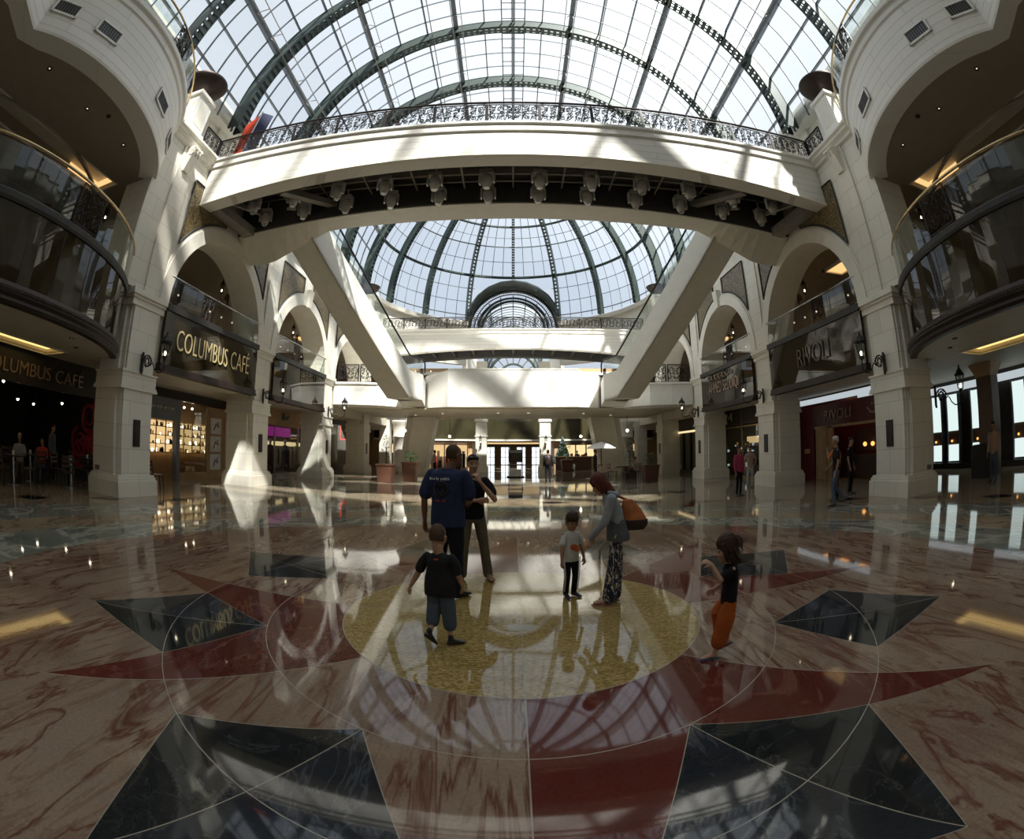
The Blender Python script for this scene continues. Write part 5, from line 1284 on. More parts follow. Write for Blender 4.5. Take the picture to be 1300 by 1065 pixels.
def planter(loc, w_, h, lb, bushy):
    t = thing('planter', loc, lb, 'planter', 'terracotta planters'); x, y, z = loc
    b = MB(); b.hexa([(x - w_ * .42, y - w_ * .42, 0), (x + w_ * .42, y - w_ * .42, 0), (x + w_ * .42, y + w_ * .42, 0), (x - w_ * .42, y + w_ * .42, 0), (x - w_ / 2, y - w_ / 2, h), (x + w_ / 2, y - w_ / 2, h), (x + w_ / 2, y + w_ / 2, h), (x - w_ / 2, y + w_ / 2, h)])
    b.box((x - w_ * .54, y - w_ * .54, h), (x + w_ * .54, y + w_ * .54, h + .07)); b.build('pot', 'terracotta', t)
    rn = random.Random(int(x * 100)); b = MB(); s_ = MB()
    hh = 1.5 if bushy < 2 else .6
    s_.tube([(x, y, h), (x + .03, y, h + hh * .6)], .03, 5); s_.build('stem', 'dark_wood', t)
    for k in range(260 if bushy else 150):
        a = rn.uniform(0, 6.28); zz = rn.uniform(.1, 1) ; rr = (.18 + .32 * sin(zz * 3)) * rn.uniform(.3, 1) * w_ * (1.2 if bushy else .7)
        c = Vector((x + rr * cos(a), y + rr * sin(a), h + zz * hh)); d = Vector((cos(a), sin(a), rn.uniform(-.4, .9))).normalized() * rn.uniform(.09, .17); e = Vector((-sin(a), cos(a), 0)) * .03
        b.add([c, c + d * .5 + e, c + d, c + d * .5 - e], [(0, 1, 2, 3)])
    tag(b.build('foliage', 'leaf', t), kind='stuff')
PL = [(-6.35, 23.0, .8, .85, 'terracotta planter with a tall slim plant, left and forward of the round column', 0), (-5.35, 24.2, .75, .95, 'square terracotta planter beside the left leaning support', 2),
      (6.8, 22.8, .75, .8, 'terracotta planter with low leaves, at the right beyond the umbrella', 2), (6.9, 27.5, .8, .6, 'terracotta planter with a big dark bush in front of the right round column', 1), (4.2, 36.8, .9, .9, 'terracotta planter with green leaves right of the entrance pier', 1)]
for x, y, w_, h, lb, bu in PL: planter((x, y, 0), w_, h, lb, bu)
t = thing('information_stand', (.15, 30, 0), 'dark metal information stand with a screen, in the middle before the entrance', 'stand')
b = MB(); 
for a in (-.45, .4): 
    for c in (-.3, .3): b.box((.15 + a, 30 + c, 0), (.2 + a, 30.05 + c, 1.9))
b.box((-.4, 29.6, 0), (.7, 30.4, .06)); b.box((-.35, 29.65, .75), (.65, 30.35, .82)); b.build('frame', 'black_metal', t)
b = MB(); b.box((-.3, 29.7, .95), (.6, 29.78, 1.75)); b.build('screen', 'dark_glass', t); b = MB(); b.box((-.25, 29.69, 1.55), (.55, 29.7, 1.72)); b.build('screen_title', 'grey_blue', t)
b = MB(); b.box((-.2, 29.8, .06), (.5, 30.2, .5)); b.build('leaflet_box', 'white_paint', t)
t = thing('kiosk', (4.9, 40, 0), 'orange brown wooden kiosk counter right of the entrance', 'kiosk')
b = MB(); b.box((3.6, 39.6, 0), (6.6, 40.4, 1.05)); b.box((3.5, 39.5, 1.05), (6.7, 40.5, 1.12)); b.build('counter', 'terracotta', t); MB().box((3.5, 39.5, 1.12), (6.7, 40.5, 1.18)).build('countertop', 'tan_wall', t)
for k, (x, m_) in enumerate(((4.3, 'white_paint'), (5.0, 'white_paint'))):
    o = MB().ball((x, 39.4, .35), (.2, .12, .22), 8); o.box((x - .16, 39.33, 0), (x - .1, 39.4, .2)); o.box((x + .1, 39.33, 0), (x + .16, 39.4, .2)); tag(o.build('white_stool', m_, loc=(x, 39.4, 0), smooth=True), 'small white stool before the wooden kiosk, ' + ('left one' if k == 0 else 'right one'), 'stool', kind='thing')
t = thing('christmas_tree', (4.4, 42, 0), 'dark tree sparkling with white lights behind the kiosk', 'tree')
b = MB().lathe([(.1, 0), (.1, .5), (.9, .5), (.0, 3)], (4.4, 42, 0), 12); b.build('branches', 'leaf', t)
b = MB(); rn = random.Random(4)
for k in range(70): z = rn.uniform(.6, 2.9); r_ = .9 * (3 - z) / 2.5; a = rn.uniform(PI, 2 * PI); b.ball((4.4 + r_ * cos(a), 42 + r_ * sin(a), z), .035, 4)
tag(b.build('tree_lights', 'strip_white', t), kind='stuff')
for (x, y, z, sd) in ((-7.0, 30, 2.9, 'beside the left round column'), (-4.6, 34, 2.7, 'right of the left leaning support'), (4.9, 34, 2.7, 'left of the right leaning support'), (7.4, 30, 2.9, 'beside the right round column')):
    th = thing('pendant_lamp', (x, y, z), 'small globe lamp hanging under the gallery ' + sd, 'lamp'); MB().ball((x, y, z), .09, 8).build('bulb', 'lamp_glow', th, True); MB().tube([(x, y, z + .08), (x, y, 3.93)], .015, 4).build('cord', 'black_metal', th)
t = thing('market_umbrella', (4.7, 25, 0), 'cream market umbrella over tables, in front of the right leaning support', 'umbrella')
MB().lathe([(.85, 1.75), (.5, 1.95), (.0, 2.12)], (4.7, 25, 0), 10).build('canopy', 'white_paint', t); MB().tube([(4.7, 25, 0), (4.7, 25, 2.0)], .03, 6).build('pole', 'dark_wood', t)
tb = TBX = [(5.3, 24.4, 'by the market umbrella'), (6.0, 25.6, 'behind the market umbrella')]
for x, y, nm in tb:
    copy_thing(tb0, (x, y, 0), None, 'dark round table ' + nm)
    for k in range(2): copy_thing(ch0, (x + .6 * cos(k * 2.5), y + .6 * sin(k * 2.5), 0), k * 2.5 - PI / 2, 'dark chair %s of the table %s' % (['right', 'left'][k], nm))
# ================================================================ people
def cloth(name, c, sc=9, rough=.85, bstr=.5):
    m, nt, out = newmat(name)
    v = pos(nt); f = noise(nt, v, sc, 4, 1.0)
    g = tuple(x * .82 for x in c)
    pbsdf(nt, out, ramp(nt, f, [(.35, g), (.65, c)]), rough, 0, .2, bump=f, bstr=bstr)
cloth('skin_tan', (.36, .20, .125), 5, .55, .05); cloth('skin_light', (.50, .31, .21), 5, .5, .05); cloth('skin_brown', (.21, .105, .065), 5, .5, .05)
cloth('navy_tee', (.028, .037, .092)); cloth('black_tee', (.010, .010, .012)); cloth('char_tee', (.022, .022, .025)); cloth('white_tee', (.62, .62, .60)); cloth('khaki', (.135, .115, .078))
cloth('dark_jeans', (.012, .014, .022)); cloth('denim', (.085, .11, .15)); cloth('black_trousers', (.012, .012, .014)); cloth('grey_hood', (.30, .32, .35)); cloth('orange_trousers', (.42, .10, .02)); cloth('grey_top', (.10, .11, .12))
cloth('pink_top', (.42, .05, .12)); cloth('beige_top', (.42, .30, .25)); cloth('pale_trousers', (.42, .43, .46)); cloth('orange_top', (.55, .13, .04)); cloth('red_top', (.45, .05, .05)); cloth('jeans', (.09, .12, .17))
cloth('hair_dark', (.015, .010, .008), 30, .5, .4); cloth('hair_auburn', (.10, .022, .015), 30, .45, .5); cloth('hair_brown', (.045, .024, .014), 30, .5, .5); cloth('hair_buzz', (.085, .055, .035), 40, .7, .2); cloth('hair_grey', (.45, .44, .42), 30, .6, .4)
plain('shoe_brown', (.22, .11, .05), .6); plain('shoe_black', (.012, .012, .012), .4); plain('shoe_blue', (.05, .09, .20), .5); plain('shoe_pink', (.45, .19, .16), .5)
plain('eye_dark', (.01, .008, .006), .2); plain('lip', (.30, .09, .07), .5); plain('lens_black', (.006, .006, .008), .08, spec=.9); plain('bag_rust', (.40, .12, .03), .6, var=.4, sc=9); plain('bag_dark', (.03, .015, .012), .5)
m, nt, out = newmat('print_cloth')
v = pos(nt, scale=(1, 1, .45)); a = noise(nt, v, 7, 2, 3.0); b_ = noise(nt, pos(nt, scale=(1, 1, .6), loc=(3, 1, 2)), 11, 2, 2.5)
c1 = ramp(nt, a, [(.30, (.02, .02, .035)), (.40, (.06, .065, .11)), (.44, (.55, .52, .46)), (.52, (.38, .30, .13)), (.55, (.03, .03, .05)), (.62, (.22, .10, .09)), (.70, (.45, .43, .40))])
for n_ in nt.nodes:
    if n_.type == 'VALTORGB': n_.color_ramp.interpolation = 'CONSTANT'
c2 = ramp(nt, b_, [(.45, (0, 0, 0)), (.5, (1, 1, 1)), (.56, (1, 1, 1)), (.6, (0, 0, 0))])
pbsdf(nt, out, mixc(nt, c2, c1, (.025, .03, .06)), .8, 0, .2)

def remesh(o, vox, sm=3):
    r = o.modifiers.new('remesh', 'REMESH'); r.mode = 'VOXEL'; r.voxel_size = vox; r.use_smooth_shade = True
    s = o.modifiers.new('smooth', 'SMOOTH'); s.factor = .5; s.iterations = sm
def limb(b, pts, rr, n=10):
    """tapering limb with rounded ends through the joints"""
    P_ = [Vector(p) for p in pts]; out = []; R_ = []
    for i in range(len(P_) - 1):
        for k in range(4):
            t = k / 4; out.append(P_[i].lerp(P_[i + 1], t)); R_.append(rr[i] * (1 - t) + rr[i + 1] * t)
    out.append(P_[-1]); R_.append(rr[-1]); b.tube(out, R_, n)
    for p, r in zip(P_, rr): b.ball(p, r * .99, 8)
def ring_loft(b, rings, n=18):
    """rings: (centre, side vector, front vector) -> closed surface"""
    rows = []
    for c, s, f in rings: rows.append([tuple(Vector(c) + Vector(s) * cos(2 * PI * k / n) + Vector(f) * sin(2 * PI * k / n)) for k in range(n)])
    b.grid(rows, 0, True); m_ = len(b.v)
    b.add(rows[0], [tuple(reversed(range(n)))]); b.add(rows[-1], [tuple(range(n))])
def weld(o):
    bm = bmesh.new(); bm.from_mesh(o.data); bmesh.ops.remove_doubles(bm, verts=bm.verts, dist=1e-5); bmesh.ops.recalc_face_normals(bm, faces=bm.faces); bm.to_mesh(o.data); bm.free()

class Fig:
    def __init__(s, label, x, y, h, yaw, pose=None, group=None, lod=0, skin='skin_tan', build=1.0, child=False):
        s.h = h; s.o = Vector((x, y, 0.0025)); s.F = Vector((sin(yaw), cos(yaw), 0)); s.L = Vector((-cos(yaw), sin(yaw), 0)); s.b = build
        s.lod = lod; s.skin = skin; s.label = label; s.group = group; s.child = child
        sh = (.104 if not child else .095) * build
        J = dict(pel=(0, 0, .52), hl=(.048, 0, .50), hr=(-.048, 0, .50), kl=(.055, .012, .28), kr=(-.055, .012, .28), al=(.055, -.01, .045), ar=(-.055, -.01, .045),
                 ch=(0, 0, .72), nk=(0, -.005, .835), sl=(sh, 0, .805), sr=(-sh, 0, .805), el=(sh + .025, -.01, .635), er=(-sh - .025, -.01, .635), wl=(sh + .03, .03, .495), wr=(-sh - .03, .03, .495), hd=(0, .012, .93),
                 tl=None, tr=None, dl=None, dr=None)
        if child:
            J.update(pel=(0, 0, .49), hl=(.05, 0, .47), hr=(-.05, 0, .47), kl=(.055, .01, .26), kr=(-.055, .01, .26), ch=(0, 0, .66), nk=(0, 0, .775), sl=(sh, 0, .745), sr=(-sh, 0, .745), el=(sh + .025, -.01, .60), er=(-sh - .025, -.01, .60), wl=(sh + .03, .02, .475), wr=(-sh - .03, .02, .475), hd=(0, .01, .885))
        J.update(pose or {}); s.J = J
    def p(s, j):
        v = s.J[j] if isinstance(j, str) else j
        return s.o + s.L * (v[0] * s.h) + s.F * (v[1] * s.h) + Vector((0, 0, v[2] * s.h))
    def vec(s, v): return s.L * v[0] + s.F * v[1] + Vector((0, 0, v[2]))
    def hand(s, b, w, d, pn, side, curl=.5, spread=.12):
        d = d.normalized(); pn = (pn - d * pn.dot(d)).normalized(); k = d.cross(pn) * side; u = s.h * (1.0 if not s.child else 1.05)   # k points to thumb side
        pc = w + d * (.026 * u)
        rows = []
        for t, ww, th in ((0, .015, .012), (.3, .021, .0125), (.7, .025, .012), (1, .023, .010)): rows.append((w + d * (.055 * u * t), k * (ww * u), pn * (th * u)))
        ring_loft(b, rows, 12)
        for i, (o_, ln) in enumerate(((.018, .036), (.0062, .041), (-.0062, .038), (-.018, .030))):
            q = w + d * (.05 * u) + k * (o_ * u); dd = (d + k * (o_ / .018 * spread)).normalized(); pts = [q - dd * .008 * u]; a = 0
            for sgm in (.45, .32, .23):
                a += curl * (.7 if sgm == .45 else 1.0); dr = dd * cos(a) + pn * sin(a); pts.append(pts[-1] + dr * (ln * sgm * 1.25 * u))
            rr = [.0056 * u, .0054 * u, .005 * u, .0042 * u]; b.tube(pts, rr, 7)
            for q2, r2 in zip(pts, rr): b.ball(q2, r2, 5)
        q = w + d * (.012 * u) + k * (.014 * u); dd = (d * .75 + k * .7 + pn * .35).normalized(); pts = [q]
        for i in range(3): pts.append(pts[-1] + dd * (.0145 * u)); dd = (dd + d * .25 + pn * .25 * curl).normalized()
        rr = [.0085 * u, .007 * u, .006 * u, .005 * u]; b.tube(pts, rr, 7)
        for q2, r2 in zip(pts, rr): b.ball(q2, r2, 5)
    def foot(s, b, a, yaw_v, sc=1.0, flat=False, bare=True, pitch=0.0):
        f = Vector((yaw_v.x, yaw_v.y, 0)).normalized(); z = Vector((0, 0, 1)); l = z.cross(f); u = s.h * sc
        if pitch: f2 = (f * cos(pitch) + z * sin(pitch)).normalized(); z = (z * cos(pitch) - f * sin(pitch)).normalized(); f = f2
        sole = a - z * (.040 * u)
        rows = [(sole - f * .032 * u + z * .018 * u, l * .012 * u, z * .012 * u), (sole - f * .018 * u + z * .022 * u, l * .021 * u, z * .021 * u), (sole + f * .02 * u + z * .026 * u, l * .022 * u, z * .026 * u),
                (sole + f * .065 * u + z * .017 * u, l * .027 * u, z * .0165 * u), (sole + f * .095 * u + z * .012 * u, l * .026 * u, z * .0115 * u), (sole + f * .112 * u + z * .009 * u, l * .014 * u, z * .007 * u)]
        ring_loft(b, rows, 14); limb(b, [a + Vector((0, 0, .03 * u)), a], [.022 * u, .022 * u], 8)
    def build_all(s, shirt, trousers, hair, shoes=('shoe_black', 'shoe'), sleeve=.45, leg=1.0, hair_style='short', head=(0, 0, 0), hem=.47, flare=1.0, hands=(('d', 0.5), ('d', 0.5)), extra=None, shoe_pitch=(0, 0), sandal=False, baggy=1.0, shirtname='shirt', legname='trousers'):
        h = s.h; L, F_, Z = s.L, s.F, Vector((0, 0, 1)); P_ = s.p; lod = s.lod; vox = (.0055, .022)[lod] * h / 1.7 * (1.15 if not s.child else .9)
        b = MB(); bw = s.b
        # head
        hy, hp, hr_ = head
        Rm = Matrix.Rotation(hy, 3, 'Z') @ Matrix.Rotation(hp, 3, L) @ Matrix.Rotation(hr_, 3, F_)
        HL, HF, HZ = Rm @ L, Rm @ F_, Rm @ Z; hc = P_('hd'); k = h * (1.0 if not s.child else 1.22)
        if s.child: k = h * 1.46
        def hv(l, f, z): return hc + HL * (l * k) + HF * (f * k) + HZ * (z * k)
        rows = []
        for z, wl, wf, of in ((-.066, .012, .014, .026), (-.060, .020, .024, .022), (-.045, .029, .034, .014), (-.028, .0345, .042, .008), (-.008, .0385, .048, .003), (.012, .041, .0525, -.002), (.032, .0405, .053, -.004), (.050, .034, .046, -.006), (.062, .022, .031, -.007), (.068, .008, .012, -.008)):
            rows.append((hv(0, of, z), HL * (wl * k), HF * (wf * k)))
        ring_loft(b, rows, 20)
        b.ball(hv(0, .022, -.048), (.016 * k,) * 3, 8)
        limb(b, [hv(0, .046, .004), hv(0, .0585, -.016)], [.0055 * k, .0078 * k], 8)    # nose
        limb(b, [hv(-.012, .054, -.019), hv(.012, .054, -.019)], [.0045 * k, .0045 * k], 6)
        limb(b, [hv(-.022, .045, .012), hv(.022, .045, .012)], [.0065 * k, .0065 * k], 6)    # brow ridge
        limb(b, [hv(-.009, .050, -.034), hv(.009, .050, -.034)], [.0048 * k, .0048 * k], 6)
        for q in (-1, 1):
            limb(b, [hv(q * .040, -.004, .008), hv(q * .0445, -.008, .004), hv(q * .041, -.003, -.014)], [.006 * k, .0085 * k, .0055 * k], 8)
            b.ball(hv(q * .022, .036, -.016), .014 * k, 8)
        limb(b, [hv(0, -.006, -.045), P_('nk') - Z * .02 * h], [.030 * k * .97, .034 * h * bw], 12)
        # upper torso skin under the shirt neck
        limb(b, [P_('nk') - Z * .01 * h, P_('ch')], [.034 * h, .06 * h], 10)
        # arms
        for q, sd in ((1, 'l'), (-1, 'r')):
            S, E, W = P_('s' + sd), P_('e' + sd), P_('w' + sd)
            r = h * (.0255, .0225, .0215, .0155)[0]
            u_ = 1.15 if s.child else 1.0; limb(b, [S, S.lerp(E, .5), E, E.lerp(W, .35), W], [.021 * h, .0245 * h * u_, .021 * h * u_, .0215 * h * u_, .0135 * h * u_], 10)
            hd_ = hands[0 if q > 0 else 1]
            d = (W - E).normalized()
            if hd_[0] == 'd': pn = -L * q
            else: d = s.vec(hd_[0]).normalized(); pn = s.vec(hd_[2])
            if lod == 0: s.hand(b, W, d, pn, q * (1 if hd_[0] == 'd' else (hd_[3] if len(hd_) > 3 else 1)), hd_[1])
            else: limb(b, [W, W + d * .05 * h, W + d * .09 * h], [.015 * h, .019 * h, .011 * h], 6)
        # legs under clothing
        limb(b, [P_('ch'), P_('pel')], [.06 * h, .055 * h], 10)
        for sd in 'lr':
            Hh, K, A = P_('h' + sd), P_('k' + sd), P_('a' + sd)
            limb(b, [P_('pel'), Hh, K, K.lerp(A, .35), A], [.038 * h, .037 * h, .026 * h, .029 * h, .017 * h], 10)
            td = s.J['t' + sd]; td = s.vec(td) if td else s.F + L * (.25 if sd == 'l' else -.25)
            s.foot(b, A, td, .96, pitch=shoe_pitch[0 if sd == 'l' else 1])
        o = b.build('person', s.skin, loc=tuple(s.o)); weld(o); remesh(o, vox, 2 if lod == 0 else 1); tag(o, s.label, 'person', s.group, 'thing'); o['_o'] = tuple(s.o); s.ob = o
        # shirt
        b = MB(); a_ = (P_('sl') - P_('sr')).normalized(); ff = a_.cross(Z); ff = ff if ff.dot(F_) > 0 else -ff
        if ff.length < .1: ff = F_
        ff.normalize(); pel, ch, nk = P_('pel'), P_('ch'), P_('nk'); a2 = (P_('hl') - P_('hr')).normalized(); f2 = Z.cross(a2); f2 = f2 if f2.dot(F_) > 0 else -f2
        sw = (P_('sl') - P_('sr')).length / 2
        up = (ch - pel).normalized()
        w1 = .078 * h * bw; 
        if s.child: w1 = .083 * h * bw
        hemc = pel - up * ((.52 if not s.child else .49) - hem) * h
        rows = [(hemc, a2 * (w1 * 1.10 * baggy), f2 * (.058 * h * bw * baggy)), (pel.lerp(ch, .2), a2 * w1 * 1.06 * baggy, f2 * (.060 * h * bw * baggy)), (pel.lerp(ch, .55), a_ * (w1 * 1.0 * baggy), ff * (.058 * h * bw * baggy)), (pel.lerp(ch, .95), a_ * (sw * .88), ff * (.064 * h * bw)),
                (ch.lerp(nk, .45), a_ * (sw * .98), ff * (.062 * h * bw)), (ch.lerp(nk, .75), a_ * (sw * .92), ff * (.048 * h * bw)), (ch.lerp(nk, .93), a_ * (sw * .58), ff * (.040 * h)), (nk + Z * .004 * h, a_ * (.040 * h), ff * (.038 * h))]
        ring_loft(b, rows, 24)
        for sd in 'lr':
            S, E, W = P_('s' + sd), P_('e' + sd), P_('w' + sd)
            if sleeve <= .6: S_ = S - Z * .008 * h + (P_('sr' if sd == 'l' else 'sl') - S).normalized() * .012 * h; limb(b, [S_, S.lerp(E, sleeve * .7), S.lerp(E, sleeve * 1.3)], [.032 * h * bw, .0345 * h * bw, .037 * h * bw], 12)
            else: limb(b, [S, E, E.lerp(W, min(1, sleeve * 1.0))], [.037 * h, .029 * h, .022 * h], 12)
        o2 = b.build(shirtname, shirt, s.ob); weld(o2); remesh(o2, vox * 1.2, 9 if lod == 0 else 3)
        # trousers
        b = MB()
        ring_loft(b, [(hemc + up * .07 * h, a2 * (w1 * .9), f2 * (.05 * h * bw)), (pel, a2 * (w1 * 1.0), f2 * (.055 * h * bw)), (pel - up * .05 * h, a2 * (w1 * .95), f2 * (.055 * h * bw))], 20)
        for sd in 'lr':
            Hh, K, A = P_('h' + sd), P_('k' + sd), P_('a' + sd)
            if leg <= 1: e = K.lerp(A, leg) if leg > 0 else Hh.lerp(K, 1 + leg)
            else: e = A - Z * .02 * h
            r_e = (.036 if leg < .5 else .030) * h * flare
            if leg >= .9: limb(b, [Hh, Hh.lerp(K, .5), K, K.lerp(A, .5), e], [.047 * h * bw, .044 * h * bw, .034 * h * (1 + (flare - 1) * .4), .031 * h * (1 + (flare - 1) * .7), .029 * h * flare], 12)
            else: limb(b, [Hh, Hh.lerp(K, .6), e], [.050 * h * bw, .045 * h * flare, .040 * h * flare], 12)
        o3 = b.build(legname, trousers, s.ob); weld(o3); remesh(o3, vox * 1.2, 3)
        # shoes
        for i, sd in enumerate('lr'):
            b = MB(); A = P_('a' + sd); td = s.J['t' + sd]; td = s.vec(td) if td else s.F + L * (.25 if sd == 'l' else -.25)
            if sandal:
                f = Vector((td.x, td.y, 0)).normalized(); l = Z.cross(f); z = Z; u = h; pt = shoe_pitch[i]
                if pt: f2_ = (f * cos(pt) + z * sin(pt)).normalized(); z = (z * cos(pt) - f * sin(pt)).normalized(); f = f2_
                sl_ = A - z * .043 * u
                ring_loft(b, [(sl_ + f * t * u, l * (ww * u), z * .006 * u) for t, ww in ((-.042, .008), (-.036, .020), (0, .023), (.05, .029), (.09, .029), (.112, .018), (.12, .006))], 12)
                for q in (-1, 1): limb(b, [sl_ + f * .085 * u + z * .02 * u, sl_ + f * .03 * u + l * (q * .024 * u) + z * .012 * u], [.004 * u, .004 * u], 6)
            else:
                s.foot(b, A, td, 1.06, pitch=shoe_pitch[i])
            os_ = b.build(shoes[1], shoes[0], s.ob); weld(os_); remesh(os_, vox * 1.1, 1)
        # hair
        b = MB()
        if hair_style == 'buzz': b.ball(hv(0, -.0085, .016), (.0425 * k,) * 3, 12); ring_loft(b, [(hv(0, -.010 + .0, z), HL * (wl * k), HF * (wf * k)) for z, wl, wf in ((-.02, .037, .040), (.0, .0405, .046), (.02, .0425, .050), (.04, .039, .048), (.056, .031, .038), (.068, .019, .022), (.0715, .008, .01))], 20)
        elif hair_style == 'short': ring_loft(b, [(hv(0, of, z), HL * (wl * k), HF * (wf * k)) for z, wl, wf, of in ((-.03, .034, .030, -.022), (-.01, .041, .040, -.016), (.012, .0445, .047, -.012), (.035, .045, .054, -.005), (.055, .038, .049, -.006), (.070, .025, .032, -.008), (.077, .009, .012, -.008))], 20)
        elif hair_style == 'bowl': ring_loft(b, [(hv(0, of, z), HL * (wl * k), HF * (wf * k)) for z, wl, wf, of in ((-.035, .036, .030, -.022), (-.012, .045, .040, -.018), (.008, .0485, .050, -.010), (.020, .049, .058, -.003), (.04, .0475, .058, -.002), (.060, .040, .048, -.006), (.076, .025, .032, -.008), (.083, .009, .012, -.008))], 20)
        elif hair_style == 'bob':
            ring_loft(b, [(hv(0, of, z), HL * (wl * k), HF * (wf * k)) for z, wl, wf, of in ((-.074, .030, .022, -.034), (-.058, .044, .032, -.030), (-.038, .050, .040, -.026), (-.012, .053, .050, -.014), (.015, .052, .056, -.006), (.04, .050, .058, -.003), (.062, .042, .050, -.006), (.080, .026, .034, -.008), (.088, .009, .012, -.008))], 20)
            for q in (-1, 1): limb(b, [hv(q * .043, .028, .035), hv(q * .047, .022, -.005), hv(q * .045, .018, -.040), hv(q * .040, .012, -.062)], [.011 * k, .011 * k, .010 * k, .005 * k], 8)
            rn = random.Random(1)
            for q in range(14): a = PI + (q / 13 - .5) * 3.6; limb(b, [hv(.044 * sin(a), -.012 + .04 * cos(a), -.03), hv(.046 * sin(a) + rn.uniform(-.004, .004), -.016 + .044 * cos(a), -.06 + rn.uniform(-.02, .01)), hv(.050 * sin(a), -.014 + .052 * cos(a), -.084 + rn.uniform(-.015, .015))], [.010 * k, .009 * k, .003 * k], 6)
        oh = b.build('hair', hair, s.ob); weld(oh); remesh(oh, vox, 1)
        if lod == 0:
            for q in (-1, 1):
                b = MB().ball(hv(q * .0165, .0455, .001), (.0068 * k, .0045 * k, .0042 * k), 8); b.build('eye', 'eye_dark', s.ob, True)
                b = MB(); limb(b, [hv(q * .009, .0515, .0145), hv(q * .018, .050, .017), hv(q * .027, .044, .0145)], [.0022 * k, .0026 * k, .0018 * k], 6); b.build('eyebrow', hair, s.ob, True)
            b = MB(); limb(b, [hv(-.013, .0505, -.034), hv(0, .0545, -.0335), hv(.013, .0505, -.034)], [.002 * k, .0034 * k, .002 * k], 6); b.build('mouth', 'lip', s.ob, True)
        s.hv = hv; s.k = k
        return s.ob
    def extra(s, name, b, m_, smooth=True, vox=None):
        o = b.build(name, m_, s.ob, smooth)
        if vox: weld(o); remesh(o, vox, 1)
        return o

# ---- man in the blue tee, back to the camera
A1 = Fig('man in a navy blue tee with a round print on its back, seen from behind', -.70, 5.05, 1.74, rad(22), dict(wl=(.16, -.02, .50), el=(.155, -.03, .64), er=(-.135, .03, .645), wr=(-.08, .14, .62), kl=(.06, .0, .28), kr=(-.055, .01, .28), al=(.065, -.01, .045), ar=(-.06, -.0, .045), hd=(-.03, .022, .915)), skin='skin_brown', build=1.22)
A1.build_all('navy_tee', 'dark_jeans', 'hair_buzz', ('shoe_black', 'shoe'), .59, 1.0, 'buzz', (-.35, .12, 0), hem=.475, baggy=1.14, flare=1.35)
b = MB(); c = A1.p((-.0, -.088, .715)); 
for r0 in (.075, .045):
    b.tube([c + A1.L * (r0 * cos(2 * PI * k / 24)) + Vector((0, 0, r0 * sin(2 * PI * k / 24))) + A1.F * (.05 * (cos(2 * PI * k / 24) ** 2) * r0 * 3) for k in range(24)], .009 if r0 > .05 else .012, 5, closed=True)
for k in range(12): a = k * PI / 6; b.bar(c + A1.L * (.055 * cos(a)) + Vector((0, 0, .055 * sin(a))), c + A1.L * (.09 * cos(a)) + Vector((0, 0, .09 * sin(a))) + A1.F * .01, .016, .006)
o = A1.extra('shirt_print', b, 'black_metal')
rt_ = -A1.L
scribble('shirt_lettering', A1.p((0, -.096, .778)), .24, .032, rt_, 'white_paint', A1.ob, 1)
scribble('shirt_lettering', A1.p((0, -.100, .645)), .15, .026, rt_, 'red_cloth', A1.ob, 2)
# ---- man in black facing the camera, hand at his chin
A2 = Fig('man in black tee and khaki trousers, sunglasses on his head, hand at chin', -.50, 5.85, 1.60, rad(172), dict(hl=(.05, 0, .5), kl=(.085, .01, .28), al=(.115, .0, .045), hr=(-.05, 0, .5), kr=(-.072, .01, .28), ar=(-.09, .0, .045), el=(.165, .06, .655), wl=(.045, .125, .80), er=(-.15, .03, .66), wr=(.03, .125, .655), hd=(.0, .02, .93)), skin='skin_light', build=1.05)
A2.build_all('black_tee', 'khaki', 'hair_dark', ('shoe_brown', 'shoe'), .5, 1.0, 'short', (.12, .05, 0), hem=.50, flare=1.35, baggy=1.05, hands=(((-.35, -.1, .8), .55, (-.3, -.8, -.1)), ((.9, .2, .05), .3, (0, -1, .1))))
b = MB(); hv = A2.hv
for q in (-1, 1): b.ball(hv(q * .021, .046, .052), (.017 * A2.k, .010 * A2.k, .011 * A2.k), 8); limb(b, [hv(q * .038, .036, .052), hv(q * .046, -.01, .035)], [.003 * A2.k] * 2, 5)
b.bar(hv(-.006, .052, .052), hv(.006, .052, .052), .006); A2.extra('sunglasses', b, 'lens_black')
# ---- small boy in the dark tee, walking away
A3 = Fig('small boy in dark tee and rolled grey blue shorts walking away, arm out', -.59, 3.70, 1.06, rad(12), dict(kl=(.06, .03, .27), al=(.055, -.115, .125), kr=(-.06, .03, .26), ar=(-.075, .0, .045), hl=(.05, 0, .47), el=(.175, .0, .60), wl=(.265, .05, .465), er=(-.14, .03, .60), wr=(-.15, .09, .50), hd=(.012, .01, .895), tr=(-.75, .65, 0), tl=(-.5, .8, 0)), skin='skin_light', build=1.15, child=True)
A3.build_all('char_tee', 'denim', 'hair_buzz', ('shoe_black', 'shoe'), .58, .42, 'buzz', (0.0, .15, 0), hem=.43, baggy=1.22, flare=1.35, shoe_pitch=(-.75, 0), legname='shorts')
b = MB(); c = A3.p((0, -.066, .735)); b.box((c.x - .018, c.y - .004, c.z - .005), (c.x + .018, c.y, c.z + .006)); A3.extra('neck_label', b, 'red_cloth')
